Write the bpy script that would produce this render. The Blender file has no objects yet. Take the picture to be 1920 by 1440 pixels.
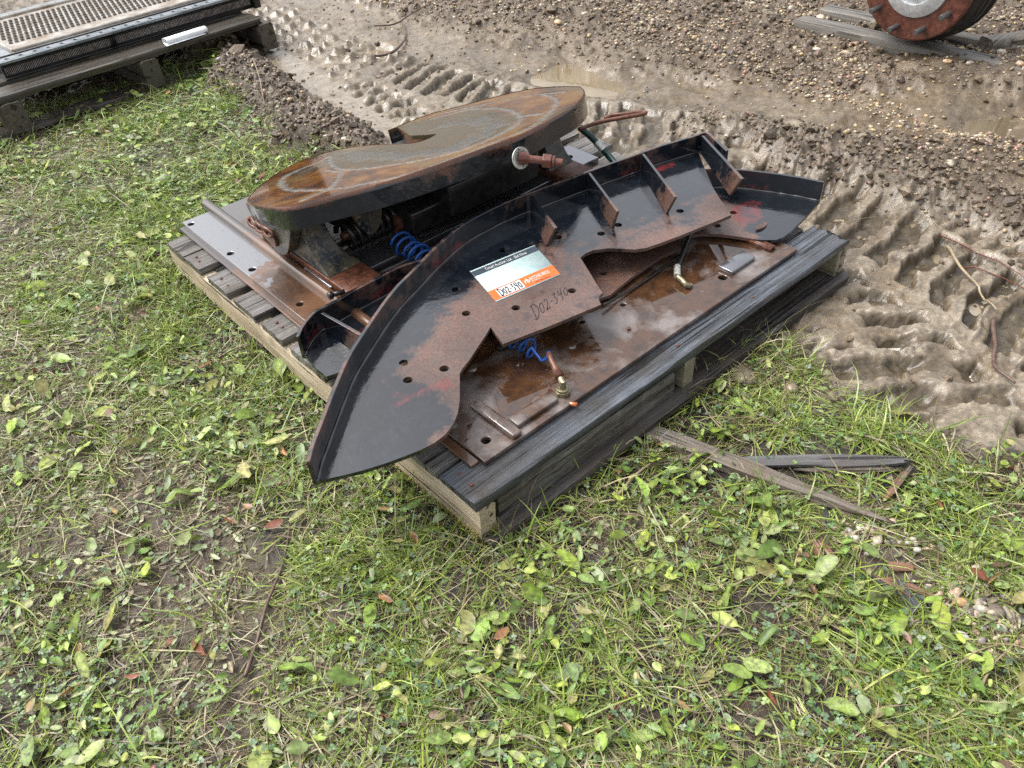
import bpy, math, random
import numpy as np
from mathutils import Vector, Matrix
from mathutils.geometry import delaunay_2d_cdt

# ------------------------------------------------------------------ camera, sky, sun
S = bpy.context.scene
COL = S.collection
F, CH = 1500.0, 1.4
_p, _r, YAW = np.radians([40.99, 4.13, 39.36])
fw = np.array([0, np.cos(_p), -np.sin(_p)]); rt = np.array([1, 0, 0.]); dn = np.cross(fw, rt)
R = np.array([np.cos(_r)*rt + np.sin(_r)*dn, -np.sin(_r)*rt + np.cos(_r)*dn, fw])
CAMP = np.array([0, 0, CH])
cd = bpy.data.cameras.new('camera'); cam = bpy.data.objects.new('camera', cd); COL.objects.link(cam)
cam.matrix_world = Matrix([[R[0][i], -R[1][i], -R[2][i], CAMP[i]] for i in range(3)] + [[0, 0, 0, 1]])
cd.sensor_width = 36; cd.lens = 36*F/1920; cd.clip_start = .05; cd.clip_end = 500
S.camera = cam

SUN_EL, SUN_AZ = 58, -70          # azimuth from +y (away from the viewer), negative = left
W_ = bpy.data.worlds.new('World'); S.world = W_; W_.use_nodes = True
nt = W_.node_tree; nt.nodes.clear()
sky = nt.nodes.new('ShaderNodeTexSky'); sky.sky_type = 'NISHITA'; sky.sun_disc = False
sky.sun_elevation = math.radians(SUN_EL); sky.sun_rotation = math.radians(SUN_AZ)
sky.dust_density = 6; sky.air_density = 1.2; sky.ozone_density = 1
hs = nt.nodes.new('ShaderNodeHueSaturation'); hs.inputs['Saturation'].default_value = .26
bg = nt.nodes.new('ShaderNodeBackground'); bg.inputs[1].default_value = .15
wo = nt.nodes.new('ShaderNodeOutputWorld')
nt.links.new(sky.outputs[0], hs.inputs['Color']); nt.links.new(hs.outputs[0], bg.inputs[0]); nt.links.new(bg.outputs[0], wo.inputs[0])
sl = bpy.data.lights.new('sun', 'SUN'); sl.energy = 1.0; sl.angle = math.radians(30); sl.color = (1, .97, .92)
so = bpy.data.objects.new('sun', sl); COL.objects.link(so)
_e, _a = math.radians(SUN_EL), math.radians(SUN_AZ)
sd = Vector((math.cos(_e)*math.sin(_a), math.cos(_e)*math.cos(_a), math.sin(_e)))
so.rotation_euler = sd.to_track_quat('Z', 'Y').to_euler(); so.location = (-3, 2, 6)
S.view_settings.view_transform = 'Standard'; S.view_settings.look = 'None'
S.view_settings.gamma = 1; S.view_settings.exposure = 1.0
S.cycles.use_denoising = False; S.cycles.max_bounces = 6; S.cycles.transparent_max_bounces = 4

# ------------------------------------------------------------------ geometry of the view
def ray(x, y): return R.T @ np.array([x-960., y-720., F])
def P(x, y, z=0.):
    d = ray(x, y); return CAMP + d*(z-CH)/d[2]
O = P(892, 948, .13); O[2] = 0
AU = np.array([np.cos(YAW), np.sin(YAW), 0]); AV = np.array([-np.sin(YAW), np.cos(YAW), 0])
def toL(q): q = np.asarray(q) - O; return np.array([q@AU, q@AV, q[2]])
def W(u, v, z=0.): return O + AU*u + AV*v + np.array([0, 0, z])
CL = toL(CAMP)
def PL(x, y, z): return toL(P(x, y, z))
def rayL(x, y): d = ray(x, y); return np.array([d@AU, d@AV, d[2]])
def QL(x, y, n, c):               # ray meets the plane n.X = c in the pallet's frame
    d = rayL(x, y); n = np.array(n, float); return CL + d*(c - n@CL)/(n@d)
def proj(q):
    q = np.atleast_2d(q) - CAMP; c = q@R.T
    z = np.where(np.abs(c[:, 2]) < 1e-4, 1e-4, c[:, 2])
    return 960+F*c[:, 0]/z, 720+F*c[:, 1]/z, c[:, 2]

rng = np.random.default_rng(7); random.seed(7)
def hash2(ix, iy, seed=0):
    h = (ix.astype(np.int64)*374761393 + iy.astype(np.int64)*668265263 + seed*1442695041) & 0xffffffff
    h = ((h ^ (h >> 13))*1274126177) & 0xffffffff
    return ((h ^ (h >> 16)) & 0xffff)/65535.
def vnoise(x, y, s=0):
    ix, iy = np.floor(x), np.floor(y); fx, fy = x-ix, y-iy
    fx = fx*fx*(3-2*fx); fy = fy*fy*(3-2*fy)
    a, b = hash2(ix, iy, s), hash2(ix+1, iy, s); c, d = hash2(ix, iy+1, s), hash2(ix+1, iy+1, s)
    return (a*(1-fx)+b*fx)*(1-fy) + (c*(1-fx)+d*fx)*fy
def fbm(x, y, o=4, s=0, g=.5):
    v = 0; a = 1; t = 0
    for i in range(o):
        k = 2.03**i; v = v + a*vnoise(x*k+17.3*i, y*k-9.1*i, s+i); t += a; a *= g
    return v/t
def worley(x, y, s=0):
    ix, iy = np.floor(x), np.floor(y); best = np.full(x.shape, 9.); sec = best.copy(); cid = np.zeros(x.shape)
    for dx in (-1, 0, 1):
        for dy in (-1, 0, 1):
            jx, jy = ix+dx, iy+dy
            h = hash2(jx, jy, s); px = jx+h; py = jy+hash2(jx, jy, s+5)
            d = np.hypot(x-px, y-py); n = d < best
            sec = np.where(n, best, np.minimum(sec, d)); cid = np.where(n, h, cid); best = np.where(n, d, best)
    return best, sec, cid
def sstep(a, b, x): t = np.clip((x-a)/(b-a), 0, 1); return t*t*(3-2*t)
def polydist(x, y, pts):          # distance to, and length along, a polyline; sign = side
    pts = np.array(pts, float); best = np.full(x.shape, 1e9); al = np.zeros(x.shape); sg = np.ones(x.shape); L = 0
    for p, q in zip(pts[:-1], pts[1:]):
        d = q-p; l = np.hypot(*d); t = np.clip(((x-p[0])*d[0]+(y-p[1])*d[1])/l/l, 0, 1)
        ex, ey = x-p[0]-t*d[0], y-p[1]-t*d[1]; r = np.hypot(ex, ey); n = r < best
        al = np.where(n, L+t*l, al); sg = np.where(n, np.sign(d[0]*ey-d[1]*ex), sg); best = np.where(n, r, best); L += l
    return best, al, sg
def inpoly(x, y, pts):
    pts = np.array(pts, float); r = np.zeros(x.shape, bool); j = len(pts)-1
    for i in range(len(pts)):
        xi, yi, xj, yj = *pts[i], *pts[j]
        c = ((yi > y) != (yj > y)) & (x < (xj-xi)*(y-yi)/((yj-yi) or 1e-12)+xi); r ^= c; j = i
    return r
def spline(pts, n=6, closed=False):
    pts = [np.array(p, float) for p in pts]; out = []; N = len(pts)
    for i in range(N if closed else N-1):
        g = (lambda k: pts[k % N]) if closed else (lambda k: pts[min(max(k, 0), N-1)])
        a, b, c, d = g(i-1), g(i), g(i+1), g(i+2)
        for k in range(n):
            t = k/n; out.append(.5*((2*b)+(c-a)*t+(2*a-5*b+4*c-d)*t*t+(3*b-a-3*c+d)*t**3))
    if not closed: out.append(pts[-1])
    return out

# ------------------------------------------------------------------ objects
def thing(name, label, cat, loc, rz=0., group=None):
    o = bpy.data.objects.new(name, None); COL.objects.link(o); o.empty_display_size = .1
    o.location = Vector([float(c) for c in loc]); o.rotation_euler = (0, 0, rz); o['label'] = label; o['category'] = cat
    if group: o['group'] = group
    return o
def tag(o, label=None, cat=None, group=None, kind=None):
    for k, v in (('label', label), ('category', cat), ('group', group), ('kind', kind)):
        if v: o[k] = v
    return o
def mesh(name, V, Fc, mat, parent=None, smooth=True, off=None, attrs=None, sharp=None, bevel=0, loc=None, rz=0):
    V = np.asarray(V, float)
    if off is not None: V = V - np.asarray(off, float)
    me = bpy.data.meshes.new(name)
    if isinstance(Fc, np.ndarray):
        k = Fc.shape[1]; me.vertices.add(len(V)); me.vertices.foreach_set('co', V.ravel())
        me.loops.add(Fc.size); me.loops.foreach_set('vertex_index', Fc.ravel().astype(np.int32))
        me.polygons.add(len(Fc)); me.polygons.foreach_set('loop_start', np.arange(0, Fc.size, k, dtype=np.int32))
        me.update(calc_edges=True)
    else:
        me.from_pydata([tuple(v) for v in V], [], [tuple(int(i) for i in f) for f in Fc]); me.update()
    me.polygons.foreach_set('use_smooth', [smooth]*len(me.polygons))
    if sharp is not None and smooth: me.set_sharp_from_angle(angle=math.radians(sharp))
    for k, (t, a) in (attrs or {}).items():
        at = me.attributes.new(k, t, 'POINT')
        at.data.foreach_set('color' if 'COLOR' in t else 'value', np.asarray(a, np.float32).ravel())
    if mat: me.materials.append(mat)
    o = bpy.data.objects.new(name, me); COL.objects.link(o)
    if parent: o.parent = parent
    if loc is not None: o.location = Vector([float(c) for c in loc]); o.rotation_euler = (0, 0, rz)
    if bevel:
        b = o.modifiers.new('bevel', 'BEVEL'); b.width = bevel; b.segments = 2; b.limit_method = 'ANGLE'; b.angle_limit = math.radians(40)
    return o
class MB:                         # collects shapes, all in one frame
    def __init__(s): s.V = []; s.F = []
    def add(s, V, Fc):
        n = len(s.V); s.V += [np.array(v, float) for v in V]; s.F += [tuple(int(i)+n for i in f) for f in Fc]; return s
    def box(s, a, b):
        x0, y0, z0 = a; x1, y1, z1 = b
        V = [(x0, y0, z0), (x1, y0, z0), (x1, y1, z0), (x0, y1, z0), (x0, y0, z1), (x1, y0, z1), (x1, y1, z1), (x0, y1, z1)]
        return s.add(V, [(0, 3, 2, 1), (4, 5, 6, 7), (0, 1, 5, 4), (1, 2, 6, 5), (2, 3, 7, 6), (3, 0, 4, 7)])
    def obox(s, c, ax, half):      # box with its own axes
        c = np.array(c, float); V = []
        for k in range(8): V.append(c + sum((1 if k >> i & 1 else -1)*half[i]*np.array(ax[i], float) for i in range(3)))
        return s.add(V, [(0, 2, 3, 1), (4, 5, 7, 6), (0, 1, 5, 4), (1, 3, 7, 5), (3, 2, 6, 7), (2, 0, 4, 6)])
    def tube(s, pts, r, n=10, caps=True):
        pts = [np.array(p, float) for p in pts]; rs = r if hasattr(r, '__len__') else [r]*len(pts)
        t0 = pts[1]-pts[0]; up = np.array([0, 0, 1.]) if abs(t0[2]) < .9*np.linalg.norm(t0) else np.array([1., 0, 0])
        V = []; a = None
        for i, p in enumerate(pts):
            t = pts[min(i+1, len(pts)-1)]-pts[max(i-1, 0)]; t = t/np.linalg.norm(t)
            a = (up if a is None else a); a = a-t*(a@t); a /= np.linalg.norm(a); b = np.cross(t, a)
            for k in range(n): w = 2*math.pi*k/n; V.append(p+rs[i]*(math.cos(w)*a+math.sin(w)*b))
        Fs = [(i*n+k, i*n+(k+1) % n, (i+1)*n+(k+1) % n, (i+1)*n+k) for i in range(len(pts)-1) for k in range(n)]
        if caps: Fs += [tuple(range(n-1, -1, -1)), tuple((len(pts)-1)*n+k for k in range(n))]
        return s.add(V, Fs)
    def build(s, name, mat, parent=None, off=None, **k):
        return mesh(name, np.array(s.V), s.F, mat, parent, off=off, **k)
def slab(outline, thick, holes=(), n=(0, 0, 1), grid=0, down=True):
    """plate: planar outline (its top face), thickness down along -n, round holes (centre, r), interior points every `grid`"""
    n = np.array(n, float); n /= np.linalg.norm(n); P0 = [np.array(p, float) for p in outline]
    e1 = np.cross((0, 1, 0) if abs(n[1]) < .9 else (1, 0, 0), n); e1 /= np.linalg.norm(e1); e2 = np.cross(n, e1); o = P0[0]
    to2 = lambda p: np.array([(p-o)@e1, (p-o)@e2])
    L = [[to2(p) for p in P0]]
    for c, r in holes:
        c2 = to2(np.array(c, float)); L.append([c2+r*np.array([math.cos(k*math.pi/8), math.sin(k*math.pi/8)]) for k in range(16)])
    if grid:
        out = []
        for i, p in enumerate(L[0]):
            q = L[0][(i+1) % len(L[0])]; m = max(1, int(np.hypot(*(q-p))/grid/1.5))
            out += [p+(q-p)*k/m for k in range(m)]
        L[0] = out
    pts = []; edges = []; loops = []
    for l in L:
        s0 = len(pts); pts += [Vector(p) for p in l]; loops.append((s0, len(l))); edges += [(s0+k, s0+(k+1) % len(l)) for k in range(len(l))]
    if grid:
        A = np.array(L[0]); lo, hi = A.min(0), A.max(0)
        gx, gy = np.meshgrid(np.arange(lo[0], hi[0], grid), np.arange(lo[1], hi[1], grid)); gx = gx.ravel()+rng.uniform(-.25, .25, gx.size)*grid; gy = gy.ravel()+rng.uniform(-.25, .25, gy.size)*grid
        m = inpoly(gx, gy, L[0]) & (polydist(gx, gy, L[0]+[L[0][0]])[0] > grid*.45)
        for l in L[1:]: c = np.mean(l, 0); m &= np.hypot(gx-c[0], gy-c[1]) > np.hypot(*(l[0]-c))+grid*.4
        pts += [Vector((a, b)) for a, b in zip(gx[m], gy[m])]
    v2, _, tri, *_ = delaunay_2d_cdt(pts, edges, [], 0, 1e-7)
    v2 = np.array([tuple(v) for v in v2]); tri = np.array(tri); c = v2[tri].mean(1)
    ok = inpoly(c[:, 0], c[:, 1], L[0])
    for l in L[1:]: q = np.mean(l, 0); ok &= np.hypot(c[:, 0]-q[0], c[:, 1]-q[1]) > np.hypot(*(l[0]-q))*.97
    tri = tri[ok]; a, b, d = v2[tri[:, 0]], v2[tri[:, 1]], v2[tri[:, 2]]
    cr = (b-a)[:, 0]*(d-a)[:, 1]-(b-a)[:, 1]*(d-a)[:, 0]; tri[cr < 0] = tri[cr < 0][:, ::-1]
    top = o + v2[:, :1]*e1 + v2[:, 1:]*e2; m = len(top); V = list(top)+list(top-n*thick)
    Fs = [tuple(t) for t in tri]+[tuple(m+t[::-1]) for t in tri]
    key = {tuple(np.round(p, 6)): i for i, p in enumerate(v2)}
    bd = {}
    for t in tri:
        for k in range(3):
            e = (t[k], t[(k+1) % 3])
            if (e[1], e[0]) in bd: del bd[(e[1], e[0])]
            else: bd[e] = 1
    Fs += [(j, i, m+i, m+j) for i, j in bd]
    return V, Fs
def wall(base, h, th, side):      # upright strip along a line of (u,v,z), thickness th to one side, height h (or list)
    base = [np.array(b, float) for b in base]; N = len(base); V = []
    hs_ = h if hasattr(h, '__len__') else [h]*N
    for i in range(N):
        t = base[min(i+1, N-1)]-base[max(i-1, 0)]; t[2] = 0; t /= np.linalg.norm(t); nn = np.array([-t[1], t[0], 0])*side*th
        z = np.array([0, 0, hs_[i]]); V += [base[i], base[i]+nn, base[i]+nn+z, base[i]+z]
    Fs = []
    for i in range(N-1):
        for k in range(4):
            q = (i*4+k, i*4+(k+1) % 4, i*4+4+(k+1) % 4, i*4+4+k); Fs.append(q if side < 0 else q[::-1])
    c0, c1 = (0, 1, 2, 3), tuple((N-1)*4+k for k in (3, 2, 1, 0))
    Fs += [c0 if side > 0 else c0[::-1], c1 if side > 0 else c1[::-1]]
    Fs = [f[::-1] for f in Fs]
    return V, Fs
def plank(p0, p1, w, t, seed=0, nl=46, rough=.0025, taper=(1, 1), jag=(0, 0), bend=0, wp=None, grain=.0012):
    """a board from p0 to p1 (centre of its top face), w wide, t thick, worn edges"""
    p0, p1 = np.array(p0, float), np.array(p1, float); d = p1-p0; L = np.linalg.norm(d); d /= L
    sx = np.cross(d, (0, 0, 1)); sx /= np.linalg.norm(sx); up = np.cross(sx, d); r = .12*min(w, t)
    nw = 7; xs = np.linspace(-.5, .5, nw)
    ring = [(-.5*w, -t), (-.5*w, -t*.55), (-.5*w, -r)] + [(x*(w-2*r), 0) for x in xs] + [(.5*w, -r), (.5*w, -t*.55), (.5*w, -t)] + [(x*w*.6, -t) for x in (.5, -.5)]
    ring = np.array(ring); n = len(ring); V = []
    g = np.random.default_rng(seed); sc = 1/max(w, .02)
    for i in range(nl+1):
        f = i/nl; tp = taper[0]*(1-f)+taper[1]*f
        if wp: tp = np.interp(f, [a for a, _ in wp], [b for _, b in wp])
        for k, (a, b) in enumerate(ring):
            s = f*L
            if i == 0: s += jag[0]*(g.random()-.2)
            if i == nl: s -= jag[1]*(g.random()-.2)
            edge = 1 if abs(a) > .4*w else .3
            q = np.array([s*7+seed*3.1]), np.array([k*.9+seed])
            nz = fbm(*q, 3, seed)[0]-.5; nx = fbm(q[0]+40, q[1], 3, seed)[0]-.5
            gr = (hash2(np.array([k*1.]), np.array([seed*1.]), 3)[0]-.5)*grain*2 if b == 0 else 0
            V.append(p0+d*s+sx*(a*tp+nx*rough*2.2*edge)+up*(b*(tp if wp else 1)+nz*rough*2*edge+gr+bend*math.sin(math.pi*f)))
    Fs = [(i*n+k, i*n+(k+1) % n, (i+1)*n+(k+1) % n, (i+1)*n+k) for i in range(nl) for k in range(n)]
    Fs = [f[::-1] for f in Fs]+[tuple(range(n)), tuple(nl*n+k for k in range(n-1, -1, -1))]
    return V, Fs
def ribbon(pts, w, up=(0, 0, 1)):
    pts = [np.array(p, float) for p in pts]; V = []
    for i, p in enumerate(pts):
        t = pts[min(i+1, len(pts)-1)]-pts[max(i-1, 0)]; s = np.cross(t, up); s = s/(np.linalg.norm(s) or 1)*w/2; V += [p-s, p+s]
    return V, [(2*i, 2*i+1, 2*i+3, 2*i+2) for i in range(len(pts)-1)]

# ------------------------------------------------------------------ materials
class N:
    def __init__(s, name):
        s.m = bpy.data.materials.new(name); s.m.use_nodes = True; s.t = s.m.node_tree; s.t.nodes.clear()
        s.out = s.n('ShaderNodeOutputMaterial'); s.b = s.n('ShaderNodeBsdfPrincipled'); s.l(s.b.outputs[0], s.out.inputs[0])
    def n(s, k, **a):
        x = s.t.nodes.new(k)
        for q, v in a.items(): setattr(x, q, v)
        return x
    def l(s, a, b): s.t.links.new(a, b)
    def put(s, sock, v):
        if hasattr(v, 'is_linked') or hasattr(v, 'links'): s.l(v, sock)
        elif v is not None: sock.default_value = (*v, 1) if hasattr(v, '__len__') and len(v) == 3 and len(sock.default_value) == 4 else v
    def co(s, sc=(1, 1, 1), kind='Object', rot=(0, 0, 0), loc=(0, 0, 0)):
        t = s.n('ShaderNodeTexCoord'); m = s.n('ShaderNodeMapping'); m.inputs['Scale'].default_value = sc; m.inputs['Rotation'].default_value = rot; m.inputs['Location'].default_value = loc
        s.l(t.outputs[kind], m.inputs[0]); return m.outputs[0]
    def noise(s, sc, det=4, rough=.55, co=None, dist=0, col=False):
        x = s.n('ShaderNodeTexNoise'); x.inputs['Scale'].default_value = sc; x.inputs['Detail'].default_value = det; x.inputs['Roughness'].default_value = rough; x.inputs['Distortion'].default_value = dist
        s.l(co if co is not None else s.co(), x.inputs['Vector']); return x.outputs['Color' if col else 'Fac']
    def vor(s, sc, feat='F1', co=None, out='Distance'):
        x = s.n('ShaderNodeTexVoronoi', feature=feat); x.inputs['Scale'].default_value = sc; s.l(co if co is not None else s.co(), x.inputs['Vector']); return x.outputs[out]
    def ramp(s, v, stops, mode='LINEAR'):
        x = s.n('ShaderNodeValToRGB'); r = x.color_ramp; r.interpolation = mode
        while len(r.elements) < len(stops): r.elements.new(.5)
        for e, (p, c) in zip(r.elements, stops): e.position = p; e.color = (*c, 1) if hasattr(c, '__len__') else (c, c, c, 1)
        s.l(v, x.inputs[0]); return x.outputs[0]
    def mix(s, f, a, b, mode='MIX'):
        x = s.n('ShaderNodeMix', data_type='RGBA', blend_type=mode); s.put(x.inputs[0], f); s.put(x.inputs[6], a); s.put(x.inputs[7], b); return x.outputs[2]
    def math(s, op, a, b=0., clamp=False):
        x = s.n('ShaderNodeMath', operation=op, use_clamp=clamp); s.put(x.inputs[0], a); s.put(x.inputs[1], b); return x.outputs[0]
    def attr(s, name, out='Fac'):
        x = s.n('ShaderNodeAttribute', attribute_name=name); return x.outputs[out]
    def bump(s, h, st=.3, dist=.002, prev=None):
        x = s.n('ShaderNodeBump'); x.inputs['Distance'].default_value = dist; s.put(x.inputs['Strength'], st); s.l(h, x.inputs['Height'])
        if prev is not None: s.l(prev, x.inputs['Normal'])
        return x.outputs[0]
    def set(s, color=None, rough=None, metal=None, normal=None, spec=None, coat=None, coatr=None):
        for k, v in (('Base Color', color), ('Roughness', rough), ('Metallic', metal), ('Normal', normal), ('Specular IOR Level', spec), ('Coat Weight', coat), ('Coat Roughness', coatr)):
            if v is not None: s.put(s.b.inputs[k], v)
        return s.m

def m_paint(name, rustcol=(.140, .076, .056), base=.0, red=.0):
    m = N(name); at = m.attr('wear'); rd = m.attr('red')
    n1 = m.noise(9, 8, .68); n2 = m.noise(160, 3, .6); n3 = m.noise(34, 6, .7)
    w = m.math('ADD', at, m.math('MULTIPLY', m.math('SUBTRACT', n1, .5), 1.3)); w = m.math('ADD', w, m.math('MULTIPLY', m.math('SUBTRACT', n3, .5), .9))
    wm = m.ramp(w, [(.40, 0.), (.62, 1.)])
    rust = m.mix(m.ramp(n2, [(.38, 0.), (.68, 1.)]), tuple(c*.55 for c in rustcol), rustcol)
    rust = m.mix(m.ramp(n3, [(.45, 0.), (.75, 1.)]), rust, (.075, .055, .05))
    black = m.mix(m.ramp(n3, [(.5, 0.), (.8, 1.)]), (.005, .007, .011), (.016, .022, .03))
    c = m.mix(wm, black, rust)
    rr = m.math('ADD', rd, m.math('MULTIPLY', m.math('SUBTRACT', n3, .5), 1.2)); rr = m.math('ADD', rr, m.math('MULTIPLY', m.math('SUBTRACT', n1, .5), .8))
    c = m.mix(m.ramp(rr, [(.52, 0.), (.85, .85)]), c, (.25, .026, .024))
    sp = m.math('GREATER_THAN', m.noise(420, 1), .79); c = m.mix(m.math('MULTIPLY', sp, .12), c, (.5, .46, .4)); c = m.mix(1., c, m.ramp(m.noise(3.5, 5, .6), [(.35, .6), (.65, 1.25)]), 'MULTIPLY')
    rough = m.ramp(w, [(.42, .06), (.7, .34)])
    h = m.math('MULTIPLY', n2, m.math('ADD', m.math('MULTIPLY', wm, .5), m.math('MULTIPLY', m.ramp(n1, [(.44, 0.), (.62, 1.)]), .6)))
    nm = m.bump(h, .4, .0016); nm = m.bump(m.noise(75, 3), m.ramp(n1, [(.42, .08), (.6, .5)]), .0022, nm)
    return m.set(c, rough, 0, nm, .6, m.ramp(w, [(.42, .75), (.66, .22)]), .025)
def m_wetrust(name, c1=(.080, .038, .018), c2=(.034, .018, .012), c3=(.17, .145, .135), sc=1.):
    m = N(name); big = m.noise(5.5*sc, 6, .62, dist=.4); mid = m.noise(30*sc, 5, .6); fine = m.noise(260, 3, .6)
    c = m.mix(m.ramp(mid, [(.35, 0.), (.65, 1.)]), c2, c1)
    pud = m.ramp(big, [(.485, 1.), (.505, 0.)])                 # standing water, with a sharp shore
    c = m.mix(m.ramp(big, [(.49, 0.), (.62, 1.)]), c, c3 if c3 else c)  # steel outside the puddles greyed: sky reflection painted into its colour
    c = m.mix(m.math('MULTIPLY', m.math('GREATER_THAN', m.noise(330, 1), .77), .4), c, (.4, .34, .26))
    rough = m.mix(pud, (.28,)*3, (.03,)*3)
    inv = m.math('SUBTRACT', 1, pud)
    nm = m.bump(m.math('MULTIPLY', fine, inv), .35, .0012); nm = m.bump(m.math('MULTIPLY', mid, inv), .5, .002, nm)
    nm = m.bump(pud, .25, .0012, nm)
    return m.set(c, rough, 0, nm, .6, .55, .05)
def m_wood(name, axis, ca, cb, cc, rough=(.28, .5), bmp=.5, dark=.5):
    m = N(name); s = [55, 55, 55]; s[axis] = 1.3; s2 = [260, 260, 260]; s2[axis] = 5
    g = m.noise(1, 6, .7, m.co(s), dist=.5); f = m.noise(1, 4, .65, m.co(s2)); b = m.noise(6, 4, .6)
    c = m.mix(m.ramp(g, [(.36, 0.), (.62, 1.)]), ca, cb); c = m.mix(m.ramp(b, [(.40, 0.), (.68, 1.)]), c, cc)
    crack = m.ramp(f, [(.36, 1.), (.46, 0.)]); c = m.mix(m.math('MULTIPLY', crack, dark), c, tuple(x*.18 for x in ca))
    cs = [40, 40, 40]; cs[axis] = 1.1; big = m.noise(1, 2, .5, m.co(cs, loc=(3, 5, 1))); ck = m.ramp(big, [(.36, 1.), (.385, 0.)]); c = m.mix(m.math('MULTIPLY', ck, .85), c, (.008, .007, .006))
    h = m.math('SUBTRACT', m.math('ADD', m.math('MULTIPLY', f, .7), g), m.math('MULTIPLY', ck, 1.5))
    nm = m.bump(h, bmp, .003)
    return m.set(c, m.ramp(b, [(.35, rough[0]), (.7, rough[1])]), 0, nm, .5)
def m_simple(name, col, rough=.4, metal=0, var=.35, sc=60, bs=.25, bd=.001, spec=.5, coat=0):
    m = N(name); n = m.noise(sc, 5, .6)
    c = m.mix(m.ramp(n, [(.35, 0.), (.68, 1.)]), tuple(x*(1-var) for x in col), tuple(min(1, x*(1+var)) for x in col))
    return m.set(c, rough, metal, m.bump(n, bs, bd), spec, coat or None, .05)
def m_attr(name, rough=.4, trans=0., bs=.3, sc=200, bd=.0006, var=.25, spec=.5, blot=0):
    m = N(name); a = m.attr('col', 'Color'); n = m.noise(sc, 3, .6)
    c = m.mix(1., a, m.ramp(n, [(.3, 1-var), (.7, 1+var)]), 'MULTIPLY')
    if blot: c = m.mix(m.math('MULTIPLY', m.ramp(m.noise(75, 4, .65), [(.52, 0.), (.62, 1.)]), blot), c, (.11, .085, .055))
    m.set(c, rough, 0, m.bump(n, bs, bd), spec)
    if trans:
        t = m.n('ShaderNodeBsdfTranslucent'); m.l(c, t.inputs[0]); x = m.n('ShaderNodeMixShader'); x.inputs[0].default_value = trans
        m.l(m.b.outputs[0], x.inputs[1]); m.l(t.outputs[0], x.inputs[2]); m.l(x.outputs[0], m.out.inputs[0])
    return m.m
def m_flat(name, col, rough=.3): m = N(name); return m.set(col, rough)

PAINT = m_paint('wet_black_paint'); RUSTW = m_wetrust('wet_rusty_steel')
def m_rail(name, v0, sheen=(.33, .35, .38)):
    m = N(name); t = m.n('ShaderNodeTexCoord'); x = m.n('ShaderNodeSeparateXYZ'); m.l(t.outputs['Object'], x.inputs[0]); n1 = m.noise(14, 6, .7); n2 = m.noise(120, 4, .6); n3 = m.noise(5, 4, .6)
    k = m.math('ADD', m.math('MULTIPLY', m.math('SUBTRACT', x.outputs['Y'], v0), 4.), m.math('MULTIPLY', m.math('SUBTRACT', n1, .5), 2.6)); k = m.ramp(k, [(.0, 0.), (.12, 1.)])
    br = m.mix(m.ramp(n3, [(.4, 0.), (.6, 1.)]), (.05, .026, .015), (.13, .065, .035))
    c = m.mix(k, br, sheen); c = m.mix(m.math('MULTIPLY', m.math('GREATER_THAN', n2, .64), .5), c, (.08, .06, .05))  # brown steel turns pale past v0: sky reflection put into the colour
    nm = m.bump(n2, .25, .001, m.bump(n1, .25, .002))
    return m.set(c, m.mix(k, (.26,)*3, (.20,)*3), m.math('MULTIPLY', k, .85), nm, .6, .5, .04)
RAIL = m_rail('wet_rail_steel', .26, (.27, .27, .28)); RAILB = m_rail('wet_bar_steel', .42, (.13, .115, .11)); RAILR = m_rail('wet_sheen_steel', -3., (.25, .25, .27))
DECK_U = m_wood('weathered_deck_wood', 0, (.05, .045, .042), (.24, .23, .22), (.10, .085, .07), (.16, .36), 1., .8)
DECK_F = m_wood('dark_wet_board', 0, (.028, .031, .037), (.13, .145, .17), (.05, .045, .040), (.12, .30), 1., .8)  # blue-grey grain tone paints the sky's sheen on the front board
STR_P = m_wood('bleached_stringer_wood', 1, (.28, .22, .14), (.62, .53, .40), (.42, .34, .23), (.45, .7), .9, .55)
STR_D = m_wood('stringer_wood', 1, (.17, .15, .105), (.34, .30, .21), (.2, .18, .13), (.4, .6), .5)
BOT = m_wood('rotten_bottom_wood', 0, (.03, .026, .023), (.10, .088, .078), (.055, .04, .03), (.25, .5), 1., .8)
OLDW = m_wood('grey_split_wood', 0, (.06, .05, .04), (.22, .19, .155), (.12, .09, .065), (.3, .5), 1., .8)
def m_cast():
    m = N('dirty_cast_steel'); n1 = m.noise(13, 6, .7); n2 = m.noise(38, 6, .7); n3 = m.noise(140, 4)
    c = m.mix(m.ramp(n1, [(.44, 0.), (.54, 1.)]), (.010, .018, .026), (.085, .075, .052)); c = m.mix(m.ramp(n2, [(.55, 0.), (.63, 1.)]), c, (.20, .155, .10)); c = m.mix(m.ramp(n1, [(.58, 0.), (.7, .8)]), c, (.13, .055, .028))
    return m.set(c, m.ramp(n2, [(.3, .15), (.7, .5)]), 0, m.bump(n3, .5, .002, m.bump(n2, .5, .004)), .5)
CAST = m_cast()
DARK = m_simple('greasy_black_steel', (.016, .015, .014), .3, 0, .5, 40, .4, .002)
RUST = m_simple('rusty_steel', (.12, .045, .025), .42, 0, .5, 60, .5, .0015)
RUST2 = m_simple('red_brown_rust', (.115, .040, .027), .3, 0, .4, 45, .5, .0015)
GREY = m_simple('grey_cylinder_paint', (.25, .245, .24), .22, .3, .2, 30, .15)
BLUE = m_simple('blue_plastic_hose', (.016, .085, .34), .16, 0, .2, 20, .05)
RUBB = m_simple('black_rubber', (.012, .012, .013), .3, 0, .4, 60, .3)
TEAL = m_simple('worn_green_hose', (.015, .05, .042), .25, 0, .7, 90, .3)
BRASS = m_simple('dirty_brass', (.23, .20, .12), .3, .5, .5, 120, .4)
ZINC = m_simple('zinc_fitting', (.55, .56, .52), .25, .5, .3, 120, .3)
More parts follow.
